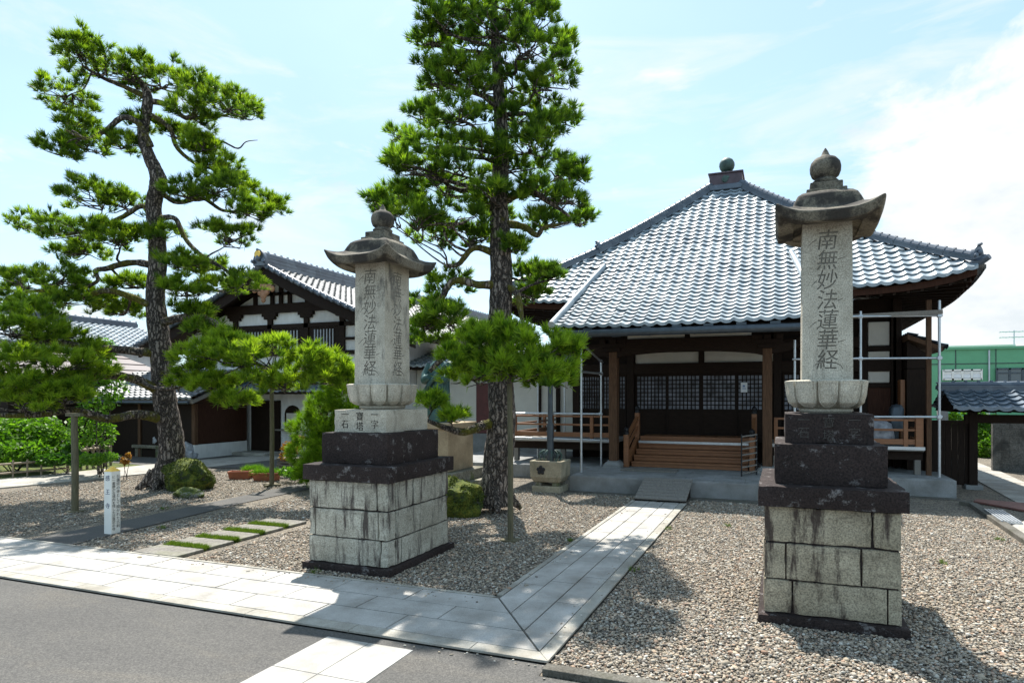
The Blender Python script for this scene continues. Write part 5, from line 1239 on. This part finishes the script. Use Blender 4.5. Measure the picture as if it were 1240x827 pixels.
# ------------------------------------------------------------------ statue on its pedestal
def statue():
    c = Vector((-7.05, 11.75, 0)); t = thing('statue_pedestal', 'tall tan granite pedestal with stepped base behind the left pillar', 'pedestal', c)
    for w, z0, z1, mt, nm in ((2.3, 0, .14, 'stone_old', 'step'), (1.9, .14, .30, 'stone_old', 'step'), (1.5, .30, .52, 'stone_old', 'footing'), (1.1, .52, 1.42, 'pedestal_granite', 'die'), (1.22, 1.42, 1.54, 'pedestal_granite', 'top_slab')):
        m = MB(); m.cbox((c.x, c.y, z0), w, w, z1 - z0); m.build(nm, mt, t, bevel=.015)
    z = 1.54; t2 = thing('bronze_statue', 'green bronze statue of a robed monk standing on the tan pedestal', 'statue', (c.x, c.y, z))
    k = .92
    def body(s, q):
        w = 2 * math.pi * s
        pf = [(0, .30, .26), (.03, .31, .27), (.3, .27, .235), (.55, .255, .21), (.72, .27, .19), (.82, .26, .165), (.88, .17, .12), (.905, .075, .075), (.925, .07, .075), (.94, .088, .10), (.965, .10, .115), (.985, .085, .10), (.997, .04, .05), (1, .01, .01)]
        for i in range(len(pf) - 1):
            if pf[i][0] <= q <= pf[i + 1][0]:
                f = (q - pf[i][0]) / (pf[i + 1][0] - pf[i][0]); f = f; rx, ry = (pf[i][j] + f * (pf[i + 1][j] - pf[i][j]) for j in (1, 2)); break
        fold = 1 + (.045 * math.sin(9 * w + 3 * q) + .03 * math.sin(15 * w + 8 * q)) * (1 if q < .85 else 0) * (1 - q * .6)
        return (c.x + rx * fold * math.cos(w) * k, c.y + ry * fold * math.sin(w) * k, z + 1.62 * k * q)
    m = MB(); m.grid(body, 72, 60)
    b = m.build('body', 'bronze_green', t2, smooth=60)
    m = MB()
    for sx in (-1, 1):
        m.tube([(c.x + sx * .22, c.y, z + 1.26), (c.x + sx * .29, c.y - .06, z + 1.05), (c.x + sx * .24, c.y - .18, z + .92), (c.x + sx * .06, c.y - .27, z + .98)], [.085, .095, .10, .075], 14)
        m.grid(lambda s, q, sx=sx: (c.x + sx * (.25 + .03 * math.sin(q * 9)) - sx * .1 * q, c.y - .12 - .10 * q + .05 * math.sin(s * 3), z + .98 - .52 * s * (1 - .3 * q)), 10, 8)
    m.build('sleeve', 'bronze_green', b, smooth=60)
    m = MB(); m.tube([(c.x + .28 - .56 * i / 10, c.y - .19 - .06 * math.sin(i / 10 * 3.14), z + 1.24 - .62 * i / 10) for i in range(11)], .045, 8); m.build('sash', 'bronze_green', b, smooth=60)
    m = MB(); m.ball((c.x, c.y - .105, z + 1.50 * .955), .018, .022, .026, 8, 6)
    for sx in (-1, 1): m.ball((c.x + sx * .098, c.y, z + 1.44), .018, .03, .045, 8, 6); m.ball((c.x + sx * .035, c.y - .092, z + 1.455), .016, .01, .008, 8, 6)
    m.ball((c.x, c.y - .10, z + 1.405), .03, .012, .008, 8, 6); m.build('face', 'bronze_green', b, smooth=60)
statue()

# ------------------------------------------------------------------ left house (gabled)
def house():
    VG = 17.5; AU, AZ, SL = -17.0, 6.65, .50
    t = thing('gabled_house', 'large white plastered house with dark timber gable and grey tiled roof', 'house', (-16.5, 21, 0))
    UR, UL = -10.9, -23.2; VB = 34
    m = MB(); zr = 3.6
    m.prism([(-21.6, VG, 0), (-12.1, VG, 0), (-12.1, VG, 4.25), (AU, VG, AZ - .3), (-21.6, VG, 4.35)], (0, VB - VG, 0)); m.build('wall', 'plaster_white', t)
    # lower grey wainscot
    m = MB(); m.box((-16.6, VG - .03, 0), (-12.1, VG - .004, .75)); m.build('wainscot', 'plaster_grey', t)
    V0 = VG - .9
    L = [tile_sheet(lambda a, b: (AU + b, V0 + a, AZ - SL * b + .012 * b * b), 0, VB - V0, .05, UR - AU, .24, tw=.30, step=.06, amp=.06), tile_sheet(lambda a, b: (AU - b, V0 + a, AZ - SL * b + .012 * b * b), 0, VB - V0, .05, AU - UL, .20, tw=.30)]
    rf = tiles_obj('roof', L, 'roof_tile_pale', t)
    m = MB(); rg = [(AU, V0 - .05, AZ - .05), (AU, VB, AZ - .05)]; ridge(m, rg, .30, .42, .10, .3); onigawara(m, (AU, V0 - .08, AZ - .02), (0, -1, 0), 1.25); m.build('ridge', 'ridge_tile', rf, smooth=40)
    m = MB(); m.tube([(AU, V0 - .20, AZ + .36), (AU, V0 - .23, AZ + .36)], .13, 16); m.build('ridge_crest', 'gold', rf)
    m = MB()
    def rz(u): b = abs(u - AU); return AZ - SL * b + .012 * b * b
    for s, e in ((1, UR), (-1, UL)):      # row of verge tiles and the barge boards below
        n = 22; pts = [Vector((AU + (e - AU) * i / n, V0 + .02, rz(AU + (e - AU) * i / n) + .06)) for i in range(n + 1)]
        for p, q in zip(pts, pts[1:]): m.tube([p, q], [.085, .10], 8)
        for p in pts: m.ball(p + Vector((0, -.10, -.02)), .07, .05, .07, 8, 6)
    m.build('verge_tile', 'ridge_tile', rf, smooth=50)
    m = MB()
    for e in (UR, UL):
        q = lambda u, o: (u, V0 + .08, rz(u) - o)
        us = [AU + (e - AU) * i / 10 for i in range(11)]
        for a, b in zip(us, us[1:]): m.prism([q(a, .06), q(b, .06), q(b, .42), q(a, .42)], (0, .09, 0))
    m.build('barge_board', 'dark_wood', t)
    m = MB()      # soffit under the verge
    for e in (UR, UL): m.prism([(AU, V0 + .17, rz(AU) - .12), (e, V0 + .17, rz(e) - .12), (e, V0 + .17, rz(e) - .18), (AU, V0 + .17, rz(AU) - .18)], (0, VB - V0 - .3, 0))
    m.build('soffit', 'dark_wood', t)
    m = MB()      # carved gable pendant
    for x, z, r in ((0, 0, .22), (-.22, .04, .15), (.22, .04, .15), (-.40, -.04, .11), (.40, -.04, .11), (0, -.24, .15), (0, -.42, .09), (-.14, -.14, .12), (.14, -.14, .12)): m.ball((AU + x, V0 + .05, AZ - .78 + z), r, .05, r, 14, 8)
    m.build('gable_pendant', 'carved_orange', t, smooth=60)
    m = MB(); F0, F1 = VG - .09, VG - .003
    def pz(x, y): return PV(x, y, VG - .05)
    zb0, zb1 = 5.12, 5.44
    m.box((-19.6, F0 - .05, zb0), (-14.4, F1, zb1)); m.box((-21.4, F0, 4.55), (-13.0, F1, 4.70)); m.box((-21.4, F0, 3.56), (-12.15, F1, 3.70)); m.box((-18.6, F0, 5.76), (-15.4, F1, 5.86))
    for u, z1 in ((-17.0, 6.2), (-17.4, 6.1), (-16.6, 6.05), (-15.82, 5.75), (-18.2, 5.75), (-19.0, 5.46)): m.box((u - .07, F0, 5.44), (u + .07, F1, z1))
    us_ = (-20.7, -19.15, -17.5, -15.85, -14.3)
    for u in us_: m.box((u - .10, F0, 3.70), (u + .10, F1, 5.12)); m.box((u - .33, F0 - .04, 5.0), (u + .33, F1, 5.12)); m.box((u - .24, F0 - .03, 4.9), (u + .24, F1, 5.0))
    m.box((-14.2, F0, 4.06), (-12.15, F1, 4.15)); m.box((-12.24, F0, 0), (-12.08, F1, 4.2))
    m.build('timber', 'dark_wood_across', t)
    for a, b in zip(us_, us_[1:]):
        m = MB(); m.box((a + .12, VG - .05, 3.72), (b - .12, VG - .02, 4.54)); w = m.build('window', 'dark_wood', t)
        m = MB(); n = 8
        for i in range(1, n): x = a + .25 + (b - a - .5) * i / n; m.box((x - .022, VG - .085, 3.80), (x + .022, VG - .06, 4.46))
        m.build('window_bars', 'plaster_grey', w)
    # entrance, side hatch with arched opening, boards, little canopy
    m = MB(); m.box((-18.35, VG - .10, .12), (-17.05, VG - .006, 1.95)); d = m.build('entrance_door', 'dark_wood', t)
    m = MB(); m.box((-18.4, VG - .9, 0), (-16.9, VG - .11, .12)); m.build('door_step', 'concrete', t, bevel=.02)
    m = MB(); pts = [(-16.85, VG - .04, .95), (-16.15, VG - .04, .95)] + [(-16.5 + .35 * math.cos(math.pi * i / 10), VG - .04, 1.45 + .33 * math.sin(math.pi * i / 10)) for i in range(11)]
    m.prism(pts, (0, .03, 0)); hw = m.build('hatch_window', 'dark_wood', t); m = MB(); m.box((-16.75, VG - .055, 1.0), (-16.25, VG - .042, 1.5)); m.build('hatch_panel', 'plaster_cream', hw)
    m = MB(); m.box((-17.0, VG - .34, .88), (-15.95, VG - .006, .93)); m.build('hatch_shelf', 'weathered_wood', t)
    m = MB(); m.box((-15.55, VG - .10, .0), (-14.95, VG - .006, 1.95)); m.build('side_boards', 'brown_boards', t)
    m = MB(); m.box((-12.85, VG - .10, .0), (-12.3, VG - .006, 1.95)); m.build('side_boards', 'brown_boards', t)
    m = MB(); m.box((-14.1, VG - .05, .98), (-13.95, VG - .006, 1.16)); m.build('meter', 'black_iron', t)
    m = MB(); q = PV(374, 489, VG - .12); m.box((-12.75, VG - .112, 1.4), (-12.5, VG - .103, 1.8)); m.build('notice', 'paper', t)
    L = [tile_sheet(lambda a, b: (-18.6 + a, VG - .02 - b, 2.75 - .40 * b), 0, 6.6, 0, 1.15, .19)]; tiles_obj('canopy', L, 'roof_tile_dark', t)
    m = MB(); m.box((-18.6, VG - 1.1, 2.18), (-12.0, VG - .02, 2.24)); m.build('canopy_soffit', 'dark_wood', t)
house()
def wing():
    t = thing('storage_wing', 'low wing with blackened plank walls and pale tiled roof behind the left pine', 'building', (-20.5, 16, 0))
    U1, V1, VB_ = -18.5, 15.2, 17.3
    m = MB(); m.box((-23.5, V1, .0), (U1, VB_, 2.05)); m.build('wall', 'dark_wood', t)
    m = MB(); m.box((U1 - .02, V1 - .02, .5), (U1 + .05, VB_, 2.05)); m.build('side_boards', 'brown_boards', t)
    m = MB(); m.box((-20.0, V1 - .04, 0), (U1 + .07, V1 - .002, .48)); m.box((U1 + .003, V1, 0), (U1 + .07, VB_, .48)); m.build('base_wall', 'plaster_white', t)
    m = MB(); m.box((U1 - .06, V1 - .05, .48), (U1 + .08, V1 + .07, 2.1)); m.box((-21.1, V1 - .05, 0), (-20.98, V1 - .01, 2.1)); m.build('corner_post', 'post_wood', t)
    L = [tile_sheet(lambda a, b: (-23.8 + a, 17.1 - b, 3.05 - .42 * b), 0, 5.8, 0, 2.4, .20), tile_sheet(lambda a, b: (-23.8 + a, 17.1 + b, 3.05 - .42 * b), 0, 5.8, 0, .35, .20)]
    rf = tiles_obj('roof', L, 'roof_tile_pale', t)
    m = MB(); m.prism([(-18.05, 14.72, 1.98), (-18.05, 17.1, 2.98), (-18.05, 17.1, 2.84), (-18.05, 14.72, 1.86)], (.06, 0, 0)); m.box((-23.8, 14.75, 1.86), (-18.06, 14.80, 2.02)); m.build('barge_board', 'weathered_wood', rf)
    m = MB(); m.box((-23.8, 14.8, 1.86), (-18.1, 15.2, 1.9)); m.build('soffit', 'dark_wood', rf)
    m = MB(); m.tube([(-23.8, 14.66, 1.90), (-18.1, 14.66, 1.90)], .05, 8); m.build('gutter', 'gutter_metal', rf)
    # mauve sheet-metal upper wall behind
    m = MB()
wing()
def far_house():
    t = thing('tiled_house', 'farther house at left with long grey tiled roof above a mauve metal lean-to', 'house', (-30, 17, 0))
    UR, ZR, SLO = -30.0, 5.5, .48; V0, V1 = 11.0, 21.4
    m = MB(); m.prism([(-33.5, V0 + .4, 0), (-27.7, V0 + .4, 0), (-27.7, V0 + .4, 4.2), (UR, V0 + .4, 5.3), (-33.5, V0 + .4, 3.7)], (0, V1 - V0 - .8, 0)); m.build('wall', 'plaster_white', t)
    L = [tile_sheet(lambda a, b: (UR + b, V0 + a, ZR - SLO * b), 0, V1 - V0, .05, 2.7, .22, tw=.28), tile_sheet(lambda a, b: (UR - b, V0 + a, ZR - SLO * b), 0, V1 - V0, .05, 3.9, .22, tw=.28)]
    rf = tiles_obj('roof', L, 'roof_tile', t)
    m = MB(); ridge(m, [(UR, V0, ZR), (UR, V1 + .05, ZR)], .25, .16, .08, .3); m.build('ridge', 'ridge_tile', rf, smooth=40)
    m = MB(); m.prism([(UR, V1 + .02, ZR - .02), (-27.3, V1 + .02, ZR - 1.3), (-27.3, V1 + .02, ZR - 1.48), (UR, V1 + .02, ZR - .2), (-33.9, V1 + .02, ZR - 2.05), (-33.9, V1 + .02, ZR - 1.88)], (0, .05, 0)); m.build('barge_board', 'white_paint', rf)
    m = MB()
    for i in range(4):
        f0, f1 = i / 4, (i + 1) / 4; ua, ub = -27.65 + 3.9 * f0, -27.65 + 3.9 * f1; za, zb = 3.98 - 1.15 * f0, 3.98 - 1.15 * f1
        m.prism([(ua, 12.6, za + .015), (ub, 12.6, zb + .055), (ub, 12.6, zb + .02), (ua, 12.6, za - .02)], (0, 6.2, 0))
    m.build('lean_to_roof', 'mauve_metal', t)
    m = MB(); m.box((-27.6, 12.9, 0), (-24.0, 18.6, 2.75)); m.build('lean_to_wall', 'dark_wood', t)
far_house()
def corridor():
    t = thing('link_building', 'plain cream walled link building between the house and the hall', 'building', (-9, 18, 0)); v = 18.6
    m = MB(); m.box((-12.05, v, 0), (-5.95, v + 3, 3.3)); m.build('wall', 'plaster_cream', t)
    m = MB(); m.box((-12.04, v - .12, 0), (-6.9, v - .004, .85)); m.build('plinth', 'platform_granite', t)
    for u in (-9.36,):
        m = MB(); m.box((u - .33, v - .06, .86), (u + .33, v - .006, 2.55)); m.build('door', 'red_door', t, bevel=.01)
    m = MB()
    for u in (-7.4, -6.75): m.box((u - .06, v - .08, .86), (u + .06, v - .007, 2.9))
    m.build('mullion', 'dark_wood', t)
    L = [tile_sheet(lambda a, b: (-12.4 + a, v + 1.2 - b, 3.75 - .33 * b), 0, 6.4, 0, 1.9, .2)]; tiles_obj('roof', L, 'roof_tile', t)
    m = MB(); m.box((-12.3, v - .6, 3.02), (-6.1, v + 1, 3.08)); m.build('soffit', 'dark_wood', t)
corridor()

# ------------------------------------------------------------------ right side: gate, fence, walls, lane
def gate():
    t = thing('roofed_gate', 'small open gate with dark tiled roof at right edge', 'gate', (6, 16.3, 0)); v = 16.25
    for u in (4.11, 6.9):
        m = MB(); m.cbox((u, v, .0),   .17, .17, 1.75); p = m.build('gate_post', 'dark_wood', t, bevel=.01)
        m = MB(); m.cbox((u, v, 0), .34, .34, .10); m.build('stone_base', 'platform_granite', p, bevel=.01)
    m = MB(); m.box((3.95, v - .07, 1.50), (7.1, v + .07, 1.69)); m.build('lintel', 'dark_wood_across', t, bevel=.01)
    m = MB(); m.box((3.7, v - .75, 1.80), (7.4, v + .75, 1.86))
    for i in range(14): m.box((3.75 + i * .27, v - .8, 1.75), (3.81 + i * .27, v + .8, 1.80))
    m.build('eave_board', 'dark_wood', t)
    z = 2.24; L = [tile_sheet(lambda a, b: (3.50 + a, v - b, z - .42 * b), 0, 4.24, .0, .98, .19), tile_sheet(lambda a, b: (3.50 + a, v + b, z - .42 * b), 0, 4.24, .0, .98, .19)]
    rf = tiles_obj('roof', L, 'roof_tile_dark', t)
    m = MB(); ridge(m, [(3.48, v, z - .02), (7.7, v, z - .02)], .22, .13, .065, .24); onigawara(m, (3.44, v, z), (-1, 0, 0), .42); m.build('ridge', 'ridge_tile', rf, smooth=40)
    m = MB(); m.prism([(3.56, v - .92, z - .48), (3.56, v, z - .08), (3.56, v + .92, z - .48)], (.08, 0, 0)); m.build('gable', 'dark_wood', rf)
gate()
def plank_fence():
    t = thing('plank_fence', 'dark vertical plank fence between the hall and the gate post', 'fence', (3.75, 16.3, 0))
    for i in range(7):
        m = MB(); u = 3.18 + i * .13; m.box((u, 16.24, .08), (u + .122, 16.28, 1.48 + random.uniform(-.005, .005))); m.build('plank', 'dark_wood', t, bevel=.004)
    m = MB(); m.box((3.15, 16.19, 1.48), (4.03, 16.34, 1.55)); m.build('coping', 'dark_wood_across', t)
plank_fence()
m = MB(); bw = 0
v = 20.3
for j in range(7):
    x = 5.62 - (.2 if j % 2 else 0)
    while x < 12:
        m.box((max(5.62, x) + .004, v, j * .2 + .003), (x + .4 - .004, v + .15, j * .2 + .197)); x += .4
m.box((5.63, v + .01, 0), (12, v + .14, 1.4)); m.box((5.6, v - .02, 1.4), (12, v + .17, 1.46))
tag(m.build('block_wall', 'block_wall', None, bevel=.004), 'dark stained concrete block wall beyond the gate', 'wall')
for i, (u, hgt, w, l) in enumerate(((4.35, 1.55, .30, 'tallest pale gravestone behind the plank fence'), (4.85, 1.1, .5, 'dark low gravestone behind the plank fence'), (5.15, 1.5, .28, 'slim pale gravestone next to the gate roof'))):
    t = thing('gravestone', l, 'gravestone', (u, 23 + i * .4, 0), 'gravestones beyond the fence'); v = 23 + i * .4; mt = 'kerb_dark' if i == 1 else 'platform_granite'
    m = MB(); m.cbox((u, v, 0), w * 2, w * 2, .3); m.cbox((u, v, .3), w * 1.4, w * 1.4, .25); m.build('base', mt, t, bevel=.01); m = MB(); m.cbox((u, v, .55), w, w, hgt - .4); m.build('headstone', mt, t, bevel=.01)
def green_building():
    t = thing('green_building', 'bright green flat roofed building beyond the gate', 'building', (22, 55, 0)); v = 50.0
    m = MB(); m.box((8, v, 0), (60, v + 18, 5.38)); m.build('wall', 'green_paint', t)
    m = MB(); m.box((7.8, v - .15, 5.38), (60, v + 18, 5.55)); m.build('parapet', 'green_paint', t)
    m = MB(); m.box((10, v + 6, 5.55), (17, v + 12, 6.1)); m.build('roof_house', 'plaster_cream', t)
    for a, b, lo, hi in ((10.85, 13.15, 3.25, 4.0), (14.05, 20, 2.9, 4.05)):
        m = MB(); m.box((a, v - .12, lo), (b, v - .01, hi)); w = m.build('window', 'window_glass', t); m = MB(); n = 4 if b < 15 else 8
        for i in range(n + 1): x = a + (b - a) * i / n; m.box((x - .06, v - .17, lo), (x + .06, v - .125, hi))
        m.box((a, v - .17, hi - .12), (b, v - .121, hi)); m.box((a, v - .17, lo), (b, v - .121, lo + .12)); m.box((a, v - .165, lo + .7 * (hi - lo) - .05), (b, v - .122, lo + .7 * (hi - lo) + .05)); m.build('window_frame', 'white_paint' if n == 4 else 'gutter_metal', w)
        m = MB()
        for i in range(n): x = a + (b - a) * (i + .12) / n; m.box((x, v - .124, lo + .15), (x + (b - a) / n * .76, v - .1205, lo + .66 * (hi - lo)))
        if n == 4: m.build('blind', 'paper', w)
    m = MB()
    for i in range(9): m.box((9.2 + i * 2.4, v - .03, 0), (9.26 + i * 2.4, v - .002, 5.37))
    m.box((9, v - .025, 4.35), (40, v - .003, 4.42)); m.build('wall_seam', 'gutter_metal' if False else 'verdigris', t)
    m = MB(); m.tube([(13.6, v - .12, 0), (13.6, v - .12, 5.3)], .06, 8); m.build('drainpipe', 'galvanised', t)
    t2 = thing('roof_antenna', 'thin television antenna on the green building roof', 'antenna', (16, 53, 5.38))
    q = PV(1228, 415, v + 3); x = q.x; m = MB(); m.tube([(x, v + 3, 5.38), (x, v + 3, 6.9)], .04, 6); m.build('mast', 'galvanised', t2)
    for z in (6.8, 6.4):
        m = MB(); m.tube([(x - .9, v + 3, z), (x + .9, v + 3, z)], .03, 6)
        for i in range(5): m.tube([(x - .8 + i * .4, v + 2.6, z), (x - .8 + i * .4, v + 3.4, z)], .025, 5)
        m.build('boom', 'galvanised', t2)
green_building()
# kerb, drain grate and red plate at right
m = MB()
P = [G(1163, 611), G(1178, 613), G(1250, 662)]
for a, b in zip(P, P[1:]): m.bar(a + Vector((0, 0, .03)), b + Vector((0, 0, .03)), .14, .09)
struct(m.build('drain_kerb', 'kerb_dark', at=(0, 0, 0), bevel=.01))
t = thing('drain_grate', 'steel drain grate let into the kerb at right', 'grate', G(1203, 631)); a, b = G(1191, 622), G(1212, 637)
for k in range(6):
    o = Vector((.14, 0, .085)) + Vector((.05 * k - .12, 0, 0)); m = MB(); m.bar(a + o, b + o, .03, .02); m.build('bar', 'galvanised', t)
m = MB(); o = Vector((.13, 0, .06)); m.bar(a + o, b + o, .34, .03); m.build('frame', 'galvanised', t)
m = MB(); q = [G(x, y) for x, y in ((1179, 609), (1250, 622), (1250, 612), (1182, 606.5))]; m.prism([(p.x, p.y, .01) for p in q], (0, 0, .035)); tag(m.build('steel_plate', 'red_plate', None, bevel=.004), 'rusty red steel plate bridging the drain before the gate', 'plate')
m = MB(); q = [G(x, y) for x, y in ((1222, 641), (1262, 662), (1275, 652), (1240, 634))]; m.prism([(p.x, p.y, .01) for p in q], (0, 0, .04)); tag(m.build('paving_slab', 'concrete', None, bevel=.006), 'pale paving slab at the right edge by the drain', 'paving slab')
print('objects', len(COL.objects))
